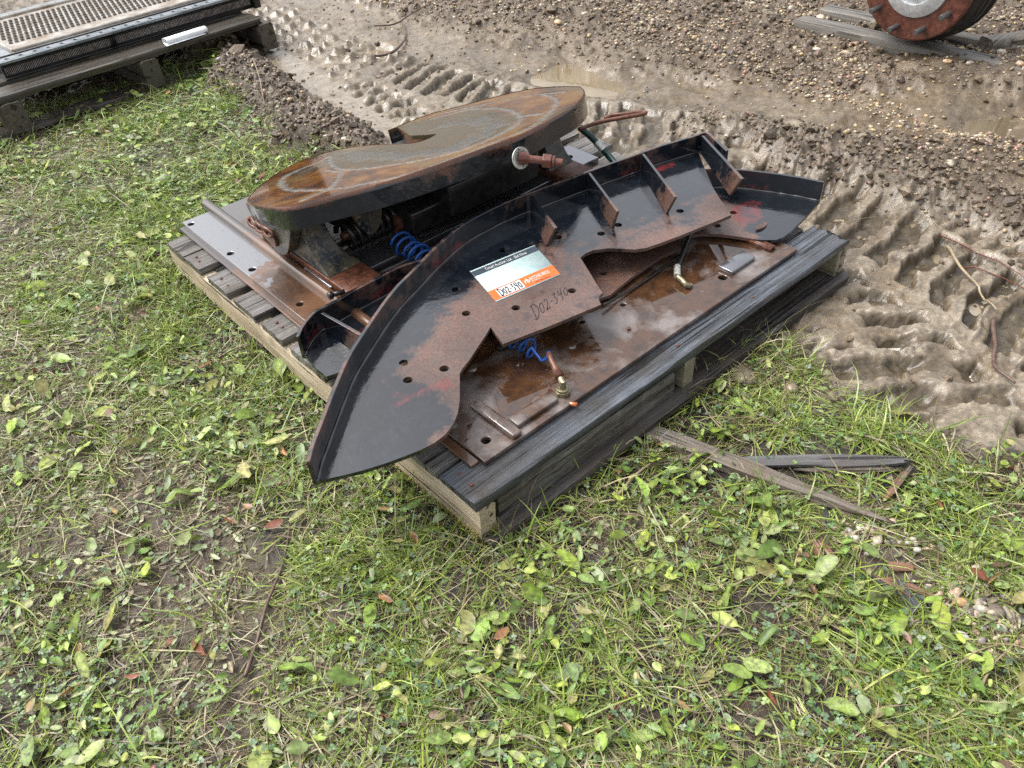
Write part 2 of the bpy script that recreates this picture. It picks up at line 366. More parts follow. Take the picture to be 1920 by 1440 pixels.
COPPER = m_simple('copper_tube', (.5, .16, .07), .3, .6, .3, 100, .2)
WHITE = m_simple('white_paper', (.78, .80, .82), .4, 0, .05, 15, .2, .002)
MOSS = m_attr('moss', .6, .2)
LEAFM = m_attr('wet_leaf', .38, .22, .5, 90, .001, .32, blot=.65)
GRASSM = m_attr('wet_grass', .36, .25, .2, 60, .0006, .25)
STONEM = m_attr('wet_stone', .3, 0, .6, 90, .002, .45)
CLODM = m_attr('wet_clod', .5, 0, .9, 130, .003, .45)

# ------------------------------------------------------------------ the ground
trk = [(-1.9, 6.3), (-1.26, 5.21), (-.73, 4.26), (-.35, 3.69), (-.05, 3.42), (.66, 2.9), (.90, 2.52), (1.06, 2.14), (1.16, 1.84), (1.26, 1.48), (1.34, 1.13), (1.5, .4), (1.6, -1)]
trk = [tuple(p) for p in spline(trk, 4)]
clod1 = [(-1.85, 5.1), (-1.50, 4.50), (-1.08, 3.80), (-.68, 3.20), (-.45, 2.90)]
slick = [(-1.12, 4.42), (-.88, 4.03), (-.66, 3.68), (-.45, 3.36)]
rut = [(-1.2, 5.6), (-.67, 4.87), (-.04, 4.2), (.22, 3.95), (.57, 3.71), (.97, 3.5), (1.42, 3.23), (2.07, 3.01), (3.5, 2.5)]
clod2 = [(.98, 3.03), (1.19, 2.88), (1.47, 2.55), (1.75, 2.2), (2.1, 1.6), (2.4, .8)]
skipw = [[P(1218, 800), P(1676, 980)], [P(1380, 852), P(1706, 858)], [P(1490, 874), P(1690, 876)], [P(1520, 1005), P(1560, 1050)], [P(1630, 1060), P(1760, 1130)], [P(1660, 1050), P(1722, 1053)], [P(1700, 885), P(1662, 930)], [P(455, 1262), P(500, 1130)], [P(500, 1130), P(540, 975)]]
gline = [(.8, 4.6), (1.04, 4.13), (1.37, 3.49), (1.59, 3.2), (1.81, 2.9), (2.05, 2.5), (2.5, 2.0)]
vegp = [(-30, 3.0), (-2.6, 3.72), (-1.99, 4.05), (-1.50, 4.42), (-1.13, 3.75), (-.80, 3.22), (-.45, 2.75), (.0, 2.3), (.71, 1.72), (.80, 1.57), (.90, 1.40), (1.02, 1.29), (1.22, 1.2), (1.6, .9), (2.4, -.4), (30, -30), (-30, -30)]
bare_px = [(40, 470, 80, 60), (110, 455, 90, 40), (40, 860, 130, 60), (150, 870, 110, 45), (280, 1060, 110, 45), (330, 960, 110, 45), (420, 1190, 90, 35), (120, 930, 90, 40), (350, 1290, 130, 50), (90, 1010, 60, 40),
           (340, 890, 60, 30), (1800, 1120, 130, 70), (1620, 1000, 90, 40), (1700, 1060, 110, 55), (1430, 700, 70, 35), (1560, 740, 90, 35), (950, 1400, 60, 25), (30, 250, 40, 20), (1760, 800, 90, 40), (620, 1150, 60, 30)]
bare = []
for cx, cy, rx, ry in bare_px:
    c = P(cx, cy); bare.append((c[0], c[1], abs(P(cx+rx, cy)[0]-c[0]), np.hypot(*(P(cx, cy-ry)-c)[:2])))
PUD_Z = -.040
DIPS = []
for cx, cy, r_, d_ in ((1060, 128, .26, .030), (1110, 150, .16, .026), (960, 112, .14, .02), (1885, 215, .20, .03), (1112, 255, .07, .03), (1166, 270, .07, .03), (700, 88, .10, .03), (1290, 150, .12, .015)):
    c = P(cx, cy); DIPS.append((c[0], c[1], r_, d_))
STRIPS = [([P(a, b)[:2] for a, b in q], w) for q, w in (([(-60, 620), (80, 780), (200, 930), (330, 1080), (430, 1230), (580, 1440), (640, 1560)], .17), ([(-60, 350), (80, 430), (170, 500)], .13), ([(-40, 1010), (60, 960), (120, 880)], .10), ([(1590, 960), (1700, 1050), (1860, 1150), (1960, 1230)], .07))]
def masks(x, y):
    wob = (fbm(x*3, y*3, 4, 11)-.5)
    d, _, _ = polydist(x, y, vegp+[vegp[0]]); veg = np.where(inpoly(x, y, vegp), d, -d)+wob*.28
    veg = sstep(-.05, .07, veg)
    b = np.zeros(x.shape)
    for cx, cy, rx, ry in bare: b = np.maximum(b, 1-np.hypot((x-cx)/rx, (y-cy)/ry)**2*.75)
    bn = fbm(x*4.5+3, y*4.5, 4, 31)
    for q, w in STRIPS: b = np.maximum(b, 1.1*sstep(w*1.5, w*.3, polydist(x, y, q)[0]+wob*.12))
    bareness = np.clip(sstep(.05, .7, b+(bn-.5)*1.7)*.74+sstep(.66, .8, bn)*.25, 0, 1)
    return veg, bareness, wob
def gz(x, y, full=False):
    x = np.asarray(x, float); y = np.asarray(y, float); sh = x.shape; x = x.ravel(); y = y.ravel()
    veg, bar, wob = masks(x, y)
    zv = (fbm(x*2.2, y*2.2, 3, 1)-.5)*.035+(fbm(x*18, y*18, 4, 2)-.5)*.020*(.5+bar) - .004
    # distance to the wheel track
    dt, s, sg = polydist(x, y, trk); t = dt*sg + (fbm(x*2.5, y*2.5, 2, 5)-.5)*.1
    tr = sstep(.62, .50, np.abs(t)); warp = (fbm(x*5, y*5, 3, 8)-.5)
    far = sstep(2.9, 2.3, s)          # far part of the track: a lattice of lumps; near part: curved bars
    # bars: curved cleat prints, each side of the tread out of step with the other
    sd_ = t > 0; ta = np.abs(t); wob2 = fbm(x*9, y*9, 3, 18)-.5; wob3 = fbm(x*28, y*28, 3, 19)-.5
    ph = s/.118+ta*4.6-ta*ta*3.+warp*.55+wob2*.35+wob3*.30+.5*sd_
    k_ = np.floor(ph); saw = ph-k_; rnd = hash2(k_, sd_*1., 9); rnd2 = hash2(k_, sd_*1.+3, 19)
    smear = sstep(.28, .42, fbm(x*4.5, y*4.5, 3, 24))
    pocket = sstep(.32, .22, np.abs(saw-.5)+.10*(rnd-.5)+wob3*.12)*sstep(.03, .05, ta+wob3*.03)*sstep(.36+.05*rnd2, .33+.05*rnd2, ta+wob3*.03)*smear
    shd = s/.060+wob3*.4; shp = sstep(.34, .24, np.abs(shd-np.floor(shd)-.5))*sstep(.40, .42, ta)*sstep(.52, .49, ta)*smear
    lipz = np.exp(-((np.abs(saw-.5)-.36)/.06)**2)*rnd
    bars = .008-.036*np.maximum(pocket*(.7+.5*rnd), shp*.5)+.010*lipz*sstep(.40, .3, ta)*smear+wob3*.012*pocket
    ridge = 1-pocket
    a = s/.15+t/.16+warp*.5; b = s/.15-t/.16+warp*.5
    fa, fb = np.abs(a-np.floor(a)-.5), np.abs(b-np.floor(b)-.5); lump = np.clip(1-2.1*np.maximum(fa, fb)**1.4*2, 0, 1)
    lump = np.clip(lump*(.6+.9*vnoise(np.floor(a)*1., np.floor(b)*1., 3)), 0, 1.3)
    lump = lump*sstep(.2, .7, lump)*(.55+.9*vnoise(x*20, y*20, 33)); lat = .046*np.minimum(lump, .62)-.012
    fine = fbm(x*24, y*24, 5, 21)-.5; med = fbm(x*7, y*7, 4, 22)-.5; ridged = 1-np.abs(fbm(x*13, y*13, 4, 23)*2-1)
    wz, _, _ = worley(x*46, y*46, 16); crumb = np.clip(.7-wz, 0, 1)*(fbm(x*6, y*6, 2, 17) > .5)*.010
    zt = -.008+bars*(1-far)+lat*far+fine*.022+med*.022+crumb*.6+(ridged-.85)*.010
    zm = -.006+med*.055+fine*.024+(ridged-.8)*.04            # loose mud beyond the tracks
    z = zm*(1-tr)+zt*tr
    d, s2, _ = polydist(x, y, rut); ru = sstep(.26, .08, d+wob*.15)
    z = z*(1-ru*.9)+(-.022+med*.05+fine*.012)*ru
    d, _, _ = polydist(x, y, slick); sk = sstep(.10, .05, d+wob*.08)
    z = z*(1-sk)+(-.012+fine*.004)*sk
    w1, w2, cid = worley(x*34, y*34, 4); v1, v2, cid2 = worley(x*52+7, y*52, 6)
    cl = np.clip(.75-w1, 0, 1)*.026*(.4+cid)+np.clip(.7-v1, 0, 1)*.012
    d, _, _ = polydist(x, y, clod1); c1 = sstep(.25, .06, d+wob*.20)*(1-sk)
    d, _, _ = polydist(x, y, clod2); c2 = sstep(.26, .06, d+wob*.35)
    c = np.maximum(c1, c2*.85)
    z = z*(1-c)+(z*.3+.075*c+cl*1.25+fine*.02)*c
    d, _, _ = polydist(x, y, gline); g = sstep(.45, .1, d+wob*.4)
    bank = sstep(-.1, .5, (x*.55+y*.83)-3.75+wob*.5)          # stony ground at the back
    g = np.maximum(g, bank)*(1-c)*(1-ru)*(1-tr)*(1-veg)
    for dx_, dy_, dr_, dd_ in DIPS: z = z-dd_*sstep(dr_*1.1, dr_*.3, np.hypot(x-dx_, (y-dy_))+wob*.10)*(1-veg)
    z = z + g*(.012+cl*.55) + bank*.03*(1-ru)*(1-veg)
    d, _, _ = polydist(x, y, [(1.75, 3.35), (2.6, 3.3)]); z = z+.06*sstep(.35, .0, d)*(1-veg)
    z = z*(1-veg)+(zv+cl*.25*bar)*veg
    # level under the pallet, whose lowest boards sit on the ground
    u = (x-O[0])*AU[0]+(y-O[1])*AU[1]; v = (x-O[0])*AV[0]+(y-O[1])*AV[1]
    ins = np.minimum(np.minimum(u+.02, 1.46-u), np.minimum(v+.02, 1.56-v)); k = sstep(-.10, .03, ins)
    z = z*(1-k)+np.minimum(z, -.002+(z*.25))*k
    z = np.where((ins > -.02), np.minimum(z, .001), z)
    far_ = sstep(7, 14, np.hypot(x, y-3)); z = z*(1-far_)
    if not full: return z.reshape(sh)
    return z, dict(veg=veg, bare=bar, tr=tr, ru=ru, sk=sk, c=c, c1=c1, g=g, cl=cl, fine=fine, med=med, bank=bank, ridge=ridge*tr*(1-far), cid=cid, far=far)

ys = [.36]
while ys[-1] < 6.6: ys.append(ys[-1]+.0030*(.75+ys[-1]))
while ys[-1] < 90: ys.append(ys[-1]*1.18)
ys = [-60, -20, -7, -3, -1.4, -.6, -.2, 0, .15, .27, .33]+ys; ys = np.array(ys)
ss = np.linspace(-1, 1, 741); ss = np.concatenate([[-40, -12, -5, -2.5, -1.7, -1.3, -1.1, -1.03], ss, [1.03, 1.1, 1.3, 1.7, 2.5, 5, 12, 40]])
wy = .75+.62*np.clip(ys, .2, 8)
GX = (ss[None, :]*wy[:, None]); GY = np.repeat(ys[:, None], len(ss), 1)
ni, nj = GX.shape; gx, gy = GX.ravel(), GY.ravel()
gzv, K = gz(gx, gy, True)
def lerp(a, b, t): return a*(1-t[:, None])+np.array(b)*t[:, None]
cl = np.tile(np.array([.205, .168, .122]), (len(gx), 1))                     # pale wet silt
n_ = fbm(gx*9, gy*9, 4, 41); n2_ = fbm(gx*40, gy*40, 3, 43)
cl = lerp(cl, (.125, .097, .068), sstep(.42, .66, n_))
cl = lerp(cl, (.31, .28, .235), sstep(-.008, .008, gzv)*K['tr']*.85*(1-K['far'])); cl = lerp(cl, (.29, .255, .205), sstep(.004, -.010, gzv)*K['tr']*.8*K['far']); cl = lerp(cl, (.12, .10, .078), sstep(.008, .03, gzv)*K['tr']*.8*K['far'])  # near ridge tops painted paler by height, as if glossy with sky
cl = lerp(cl, (.095, .080, .056), sstep(-.006, -.024, gzv)*K['tr']*.9*(1-K['far']))  # cleat pockets darkened by depth: shade put into the mud colour
cl = lerp(cl, (.30, .27, .225), K['sk']*.9); cl = lerp(cl, (.20, .165, .12), K['ru']*.6)
cl = lerp(cl, (.095, .070, .048), K['c']*(.75+.25*n_)); cl = lerp(cl, (.125, .092, .062), K['g']*.8)
cl = lerp(cl, (.034, .027, .019), K['veg']*(1-K['bare']*.55)); cl = lerp(cl, (.125, .103, .078), K['veg']*K['bare']*.9*sstep(.30, .52, n_))
cl = cl*(.82+.36*n2_)[:, None]*np.array([.80, .745, .67])
wet = np.clip(.40+.55*K['tr']+.75*K['sk']+.7*K['ru']-.35*K['c']-.2*K['g']-.1*K['veg'], 0, 1)*sstep(.25, .55, n_+.15)
idx = np.arange(ni*nj).reshape(ni, nj)
Fg = np.stack([idx[:-1, :-1], idx[:-1, 1:], idx[1:, 1:], idx[1:, :-1]], -1).reshape(-1, 4)
m = N('mud_and_soil'); a = m.attr('col', 'Color'); wt = m.attr('wet'); co = m.co()
f1 = m.noise(70, 6, .7, co); f2 = m.noise(300, 4, .7, co); vo = m.vor(120, 'F1', co)
c = m.mix(1., a, m.ramp(f1, [(.32, .66), (.68, 1.25)]), 'MULTIPLY'); c = m.mix(1., c, m.ramp(f2, [(.35, .80), (.65, 1.15)]), 'MULTIPLY'); c = m.mix(1., c, m.ramp(m.noise(26, 5, .7, co), [(.35, .72), (.65, 1.2)]), 'MULTIPLY')
rg = m.math('SUBTRACT', .52, m.math('MULTIPLY', wt, .40))
nm = m.bump(f1, m.math('SUBTRACT', 1., m.math('MULTIPLY', wt, .75)), .008, None); nm = m.bump(f2, m.math('SUBTRACT', .5, m.math('MULTIPLY', wt, .35)), .002, nm)
MUD = m.set(c, rg, 0, nm, .5)
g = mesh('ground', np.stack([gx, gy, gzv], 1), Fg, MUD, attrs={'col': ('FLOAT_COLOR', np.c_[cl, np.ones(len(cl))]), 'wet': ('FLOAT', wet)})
tag(g, 'trampled grass and churned wet mud with wheel tracks', None, None, 'structure')
# standing water: one level sheet that shows wherever the mud dips below it
m = N('muddy_water'); n1 = m.noise(5, 3); WATER = m.set(m.mix(m.ramp(n1, [(.4, 0.), (.6, 1.)]), (.17, .13, .075), (.22, .175, .11)), .05, 0, m.bump(m.noise(28, 3), .12, .003), .5)
def water(name, poly, z, label):
    V, Fc = slab([(x, y, z) for x, y in poly], .004); tag(mesh(name, V, Fc, WATER), label, None, None, 'structure')
water('puddle', [(-1.7, 5.9), (-1.0, 4.4), (-.35, 3.2), (.62, 2.62), (.85, 2.1), (.97, 1.66), (1.12, 1.30), (2.2, .9), (2.6, 2.9), (1.6, 3.9), (-.1, 5.0)], PUD_Z, 'tan puddle water lying in the wheel ruts')

# ------------------------------------------------------------------ scattered stones and clods
def ico(sub):
    bm_ = __import__('bmesh').new(); __import__('bmesh').ops.create_icosphere(bm_, subdivisions=sub, radius=1)
    V = np.array([v.co[:] for v in bm_.verts]); Fc = np.array([[v.index for v in f.verts] for f in bm_.faces]); bm_.free(); return V, Fc
ICO1, ICO2 = ico(1), ico(2)
def rotm(n):
    q = rng.normal(size=(n, 4)); q /= np.linalg.norm(q, axis=1)[:, None]; w, x, y, z = q.T
    return np.stack([1-2*(y*y+z*z), 2*(x*y-z*w), 2*(x*z+y*w), 2*(x*y+z*w), 1-2*(x*x+z*z), 2*(y*z-x*w), 2*(x*z-y*w), 2*(y*z+x*w), 1-2*(x*x+y*y)], -1).reshape(n, 3, 3)
def blobs(name, x, y, r, colr, mat, label, base=ICO1, flat=.65, sink=.35, jit=.18, smooth=True, zz=None):
    n = len(x); B, Fc = base; V = B[None]*(1+rng.uniform(-jit, jit, (n, len(B), 1)))
    sc = np.stack([rng.uniform(.8, 1.35, n), rng.uniform(.7, 1.05, n), rng.uniform(flat-.15, flat+.15, n)], 1)*r[:, None]
    V = V*sc[:, None, :]; th = rng.uniform(0, 2*np.pi, n); c, s = np.cos(th), np.sin(th)
    tx = rng.normal(0, .35, n); X, Y, Z = V[..., 0], V[..., 1], V[..., 2]; Z, Y = Z*np.cos(tx)[:, None]+Y*np.sin(tx)[:, None], Y*np.cos(tx)[:, None]-Z*np.sin(tx)[:, None]
    z0 = gz(x, y) if zz is None else zz
    V = np.stack([X*c[:, None]-Y*s[:, None]+x[:, None], X*s[:, None]+Y*c[:, None]+y[:, None], Z+(z0+r*flat*(1-2*sink))[:, None]], -1)
    Ff = (Fc[None]+np.arange(n)[:, None, None]*len(B)).reshape(-1, 3)
    C = np.repeat(np.c_[colr, np.ones(n)][:, None], len(B), 1)
    o = mesh(name, V.reshape(-1, 3), Ff, mat, attrs={'col': ('FLOAT_COLOR', C.reshape(-1, 4))}, smooth=smooth)
    return tag(o, label, None, None, 'stuff')
def inview(x, y, mx=260):
    px, py, d = proj(np.stack([x, y, np.zeros(len(x))], 1)); return (d > .1) & (px > -mx) & (px < 1920+mx) & (py > -mx) & (py < 1440+mx)
def scatter(n, x0, x1, y0, y1): return rng.uniform(x0, x1, n), rng.uniform(y0, y1, n)
def pick(pal, n, v=.18):
    pal = np.array(pal); c = pal[rng.integers(0, len(pal), n)]; return np.clip(c*rng.uniform(1-v, 1+v, (n, 1))*rng.uniform(.95, 1.05, (n, 3)), 0, 1)
STONES = [(.34, .26, .16), (.28, .21, .13), (.40, .34, .24), (.24, .18, .13), (.17, .14, .11), (.44, .38, .30), (.28, .17, .12), (.13, .11, .095), (.38, .28, .15), (.15, .115, .08), (.20, .155, .11)]
def keep_prob(x, y, p): m = rng.random(len(x)) < p; return x[m], y[m]
x, y = scatter(190000, -2.2, 3.9, 1.0, 6.2); k = inview(x, y); x, y = x[k], y[k]
_, Q = gz(x, y, True)
pd, _, _ = polydist(x, y, gline); clus = fbm(x*5, y*5, 3, 71)
p = np.clip(Q['g']*(.22+.75*sstep(.46, .62, clus))+Q['c']*.07+Q['c1']*.12+.6*sstep(.10, .0, pd+(clus-.5)*.1)*(1-Q['veg'])+.02*(1-Q['veg'])*(1-Q['tr'])*(1-Q['ru'])+.03*Q['ru'], 0, 1)
xs_, ys_ = keep_prob(x, y, p); ns = len(xs_)
blobs('gravel', xs_, ys_, np.exp(rng.normal(-5.12, .42, ns)), pick(STONES, ns), STONEM, 'small tan and grey pebbles pressed into the mud', ICO1, .62, .42, .24)
p = np.clip(Q['c']*.62+Q['g']*.22+(1-Q['veg'])*(1-Q['tr'])*(1-Q['ru'])*(1-Q['sk'])*.07+Q['tr']*.015, 0, 1)
xs_, ys_ = keep_prob(x, y, p); ns = len(xs_)
blobs('mud_clods', xs_, ys_, np.exp(rng.normal(-5.05, .50, ns)), pick([(.10, .073, .048), (.135, .10, .068), (.07, .05, .034), (.16, .125, .085)], ns), CLODM, 'crumbled dark lumps of wet mud', ICO1, .7, .35, .42, False)
# pebbles at the lower right, by the rotten wood
x, y = [], []
for cx, cy, rx, ry, n in ((1620, 1000, 60, 28, 60), (1840, 1130, 100, 62, 110), (1790, 1090, 60, 40, 40), (1700, 1010, 60, 30, 35), (1890, 1180, 60, 40, 40)):
    for _ in range(n):
        c = P(cx+rng.normal(0, rx*.55), cy+rng.normal(0, ry*.55)); x.append(c[0]); y.append(c[1])
x, y = np.array(x), np.array(y); ns = len(x)
blobs('pebbles', x, y, np.exp(rng.normal(-5.35, .42, ns)), pick([(.36, .31, .24), (.46, .42, .35), (.30, .21, .14), (.34, .25, .2), (.2, .18, .16), (.12, .10, .08)], ns), STONEM, 'small pale pebbles in the bare soil at lower right', ICO2, .65, .25, .1)

# ------------------------------------------------------------------ grass, clover, leaves
def strips(name, x, y, z, head, L, wd, th0, bend, colr, mat, label, nseg=4, prof=None, lift=0.003):
    n = len(x); t = np.linspace(0, 1, nseg+1); prof = prof if prof is not None else np.array([.8, 1, .85, .55, .05])
    th = th0[:, None]-bend[:, None]*t[None]; thm = (th[:, 1:]+th[:, :-1])/2; seg = (L/nseg)[:, None]
    hd = np.concatenate([np.zeros((n, 1)), np.cumsum(np.cos(thm)*seg, 1)], 1); hz = np.concatenate([np.zeros((n, 1)), np.cumsum(np.sin(thm)*seg, 1)], 1)
    curl = rng.normal(0, .35, n)[:, None]*t[None]*hd
    c, s = np.cos(head)[:, None], np.sin(head)[:, None]
    cx, cy = x[:, None]+hd*c-curl*s, y[:, None]+hd*s+curl*c
    cz = z[:, None]+np.maximum(hz, lift+.002*rng.random((n, 1)))
    hw = (wd/2)[:, None]*prof[None]; tw = rng.normal(0, .5, n)[:, None]
    dx, dy, dz = -s*hw*np.cos(tw), c*hw*np.cos(tw), hw*np.sin(tw)
    V = np.stack([np.stack([cx-dx, cy-dy, cz-dz], -1), np.stack([cx+dx, cy+dy, cz+dz], -1)], 2)    # n, seg+1, 2, 3
    k = np.arange(nseg)*2; q = np.stack([k, k+1, k+3, k+2], 1); Ff = (q[None]+np.arange(n)[:, None, None]*2*(nseg+1)).reshape(-1, 4)
    C = np.repeat(np.c_[colr, np.ones(n)][:, None], 2*(nseg+1), 1)
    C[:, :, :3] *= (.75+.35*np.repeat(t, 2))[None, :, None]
    return tag(mesh(name, V.reshape(-1, 3), Ff, mat, attrs={'col': ('FLOAT_COLOR', C.reshape(-1, 4))}), label, None, None, 'stuff')
def leaves(name, x, y, z, head, L, wd, th0, bend, roll, colr, mat, label, stem=.25, fold=.25, lift=.004):
    t = np.array([0, .5, 1, 1.15, 1.4, 1.7, 1.9, 2.0])-1; tt = np.array([-stem, -stem*.5, 0, .12, .38, .68, .90, 1.]); pr = np.array([.06, .06, .16, .62, 1, .95, .60, .10])
    n = len(x); m = len(tt); u = (tt+stem)/(1+stem); th = th0[:, None]-bend[:, None]*u[None]; ds = np.diff(tt)[None]*L[:, None]; thm = (th[:, 1:]+th[:, :-1])/2
    hd = np.concatenate([np.zeros((n, 1)), np.cumsum(np.cos(thm)*ds, 1)], 1); hz = np.concatenate([np.zeros((n, 1)), np.cumsum(np.sin(thm)*ds, 1)], 1)
    c, s = np.cos(head)[:, None], np.sin(head)[:, None]; curl = rng.normal(0, .3, n)[:, None]*hd*u[None]
    cx, cy = x[:, None]+hd*c-curl*s, y[:, None]+hd*s+curl*c; cz = z[:, None]+np.maximum(hz, lift+rng.random((n, 1))*.006)
    hw = (wd/2)[:, None]*pr[None]; rl = roll[:, None]; fo = fold*rng.uniform(-.6, 1.6, (n, 1)); wav = rng.normal(0, .18, (n, m))
    out = []
    for sg in (-1, 0, 1):
        a = rl+sg*(fo+wav) if sg else rl
        out.append(np.stack([cx-sg*s*hw*np.cos(a), cy+sg*c*hw*np.cos(a), cz+(sg*np.sin(rl)*hw+abs(sg)*np.sin(fo+wav)*hw)], -1))
    V = np.stack(out, 2); V[..., 2] = np.maximum(V[..., 2], (z[:, None, None]+lift*.6))
    k = np.arange(m-1)*3; q = np.concatenate([np.stack([k, k+1, k+4, k+3], 1), np.stack([k+1, k+2, k+5, k+4], 1)]); Ff = (q[None]+np.arange(n)[:, None, None]*3*m).reshape(-1, 4)
    C = np.repeat(np.c_[colr, np.ones(n)][:, None], 3*m, 1).reshape(n, m, 3, 4); C[:, :, 1, :3] *= 1.35; C[..., :3] *= rng.uniform(.72, 1.2, (n, m, 3, 1))
    return tag(mesh(name, V.reshape(-1, 3), Ff, mat, attrs={'col': ('FLOAT_COLOR', np.clip(C, 0, 1).reshape(-1, 4))}), label, None, None, 'stuff')
def vegpts(n, f, mx=220, x0=-3.5, x1=2.3, y0=.3, y1=4.6):
    x, y = scatter(n, x0, x1, y0, y1); k = inview(x, y, mx); x, y = x[k], y[k]
    veg, bar, _ = masks(x, y); u = (x-O[0])*AU[0]+(y-O[1])*AU[1]; v = (x-O[0])*AV[0]+(y-O[1])*AV[1]
    ins = np.minimum(np.minimum(u+.0, 1.44-u), np.minimum(v+.0, 1.54-v))
    p = f(x, y, veg, bar)*(ins < .012)
    for a_, b_ in skipw: p = p*np.where(polydist(x, y, [a_[:2], b_[:2]])[0] < .034, .12, 1)
    return keep_prob(x, y, p)
A = rng
lush = lambda x, y: fbm(x*2.6+9, y*2.6, 3, 91)
GREENS = [(.20, .295, .035), (.13, .21, .03), (.28, .36, .055), (.35, .41, .10), (.16, .21, .045), (.24, .32, .07)]
STRAW = [(.34, .29, .16), (.25, .20, .12), (.44, .39, .24), (.17, .125, .075), (.28, .26, .14), (.11, .08, .05)]
BROWN = [(.13, .085, .055), (.20, .10, .06), (.17, .13, .09), (.10, .075, .055)]
def edge(x, y):
    u = (x-O[0])*AU[0]+(y-O[1])*AU[1]; v = (x-O[0])*AV[0]+(y-O[1])*AV[1]
    d = np.maximum(np.maximum(-u, u-1.44), np.maximum(-v, v-1.54)); return np.exp(-np.maximum(d, 0)/.10)
x, y = vegpts(1000000, lambda x, y, v, b: v*(.34+.66*sstep(.35, .62, lush(x, y)))*(1-.82*b)*(.12+.88*sstep(.38, .52, fbm(x*13, y*13, 3, 61)))); n = len(x)
_, bb, _ = masks(x, y); grn = rng.random(n) < (.52+.34*sstep(.4, .6, lush(x, y)))*(1-.5*bb)
cc = np.where(grn[:, None], pick(GREENS, n), pick(STRAW, n)); e_ = edge(x, y); up = rng.random(n) < (.10+.55*e_)
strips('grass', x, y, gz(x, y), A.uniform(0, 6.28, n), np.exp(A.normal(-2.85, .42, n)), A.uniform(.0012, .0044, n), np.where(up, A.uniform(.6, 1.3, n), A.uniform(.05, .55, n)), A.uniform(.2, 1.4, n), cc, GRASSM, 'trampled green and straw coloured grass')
x, y = vegpts(110000, lambda x, y, v, b: np.clip(v+.03, 0, 1)*(.35+.5*b)); n = len(x)
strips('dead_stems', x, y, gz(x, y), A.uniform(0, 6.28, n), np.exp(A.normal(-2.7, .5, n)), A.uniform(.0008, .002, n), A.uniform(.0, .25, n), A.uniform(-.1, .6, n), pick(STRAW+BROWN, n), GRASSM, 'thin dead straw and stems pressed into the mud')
# broad leaves
def leafsize(n):
    L = np.clip(np.exp(A.normal(-3.85, .48, n)), .007, .062); return L, L*A.uniform(.38, .72, n)
LIME = [(.20, .29, .045), (.27, .35, .06), (.15, .23, .04), (.31, .36, .10), (.25, .31, .10), (.13, .21, .045), (.20, .27, .07), (.11, .18, .035), (.26, .25, .09), (.16, .22, .08)]
x, y = vegpts(58000, lambda x, y, v, b: v*(1-.9*b)*(.2+.8*sstep(.38, .58, fbm(x*4, y*4, 3, 95)))*sstep(.33, .5, fbm(x*11, y*11, 3, 62))); n = len(x); e_ = edge(x, y)
big = A.random(n) < .20
leaves('broad_leaves', x, y, gz(x, y)+A.uniform(.002, .022, n), A.uniform(0, 6.28, n), *leafsize(n), A.uniform(.0, .75, n)+.4*e_, A.uniform(-.1, 1.1, n), A.normal(0, .5, n), pick(LIME, n, .25), LEAFM, 'broad yellow green weed leaves')
x, y = vegpts(70000, lambda x, y, v, b: v*(.07+.80*b)); n = len(x)
leaves('leaf_litter', x, y, gz(x, y)+.001, A.uniform(0, 6.28, n), A.uniform(.006, .030, n), A.uniform(.004, .015, n), A.uniform(-.1, .3, n), A.uniform(-.2, .4, n), A.normal(0, .25, n), pick([(.20, .235, .10), (.26, .28, .14), (.16, .18, .09), (.13, .16, .08), (.19, .16, .09), (.28, .30, .17)], n, .25), LEAFM, 'faded crumpled leaves trodden into the mud', .2, .4, .002)
x, y = vegpts(900, lambda x, y, v, b: v*.5); n = len(x)
leaves('fallen_leaves', x, y, gz(x, y)+.012, A.uniform(0, 6.28, n), A.uniform(.02, .045, n), A.uniform(.012, .026, n), A.uniform(-.1, .3, n), A.uniform(-.2, .5, n), A.normal(0, .4, n), pick([(.22, .07, .04), (.17, .10, .07), (.28, .14, .06), (.30, .20, .08)], n, .2), LEAFM, 'scattered brown and reddish fallen leaves', .2, .6, .004)
# clover: three round leaflets each on a short stalk
def clover(x, y, r, hgt, colr):
    n = len(x); m = 7; an = np.linspace(0, 2*np.pi, m, endpoint=False); z0 = gz(x, y)+hgt
    rim = np.stack([.55+.5*np.cos(an), .5*np.sin(an)], 1); rim[0, 0] = .93
    V = []; h0 = A.uniform(0, 6.28, n); tx, ty = A.normal(0, .3, n), A.normal(0, .3, n)
    for k in range(3):
        h = h0+k*2.094+A.normal(0, .12, n); c, s = np.cos(h)[:, None], np.sin(h)[:, None]
        P2 = np.concatenate([[[.5, 0]], rim]); px = P2[:, 0][None]*r[:, None]; py = P2[:, 1][None]*r[:, None]
        X, Y = px*c-py*s, px*s+py*c; up = np.abs(py)*.35*A.uniform(-.3, 1, (n, 1))+A.uniform(-.1, .25, (n, 1))*px
        V.append(np.stack([x[:, None]+X, y[:, None]+Y, z0[:, None]+up+X*tx[:, None]+Y*ty[:, None]], -1))
    V = np.stack(V, 1); f = np.array([[0, 1+i, 1+(i+1) % m] for i in range(m)]); Ff = (f[None]+np.arange(3*n)[:, None, None]*(m+1)).reshape(-1, 3)
    C = np.repeat(np.repeat(np.c_[colr, np.ones(n)][:, None], 3, 1)[:, :, None], m+1, 2); C[:, :, 0, :3] *= 1.3
    return tag(mesh('clover', V.reshape(-1, 3), Ff, LEAFM, attrs={'col': ('FLOAT_COLOR', np.clip(C, 0, 1).reshape(-1, 4))}), 'low clover growing through the grass', None, None, 'stuff')
x, y = vegpts(80000, lambda x, y, v, b: v*(1-.85*b)*(.25+.75*sstep(.42, .6, fbm(x*3.3, y*3.3, 3, 97)))); n = len(x)
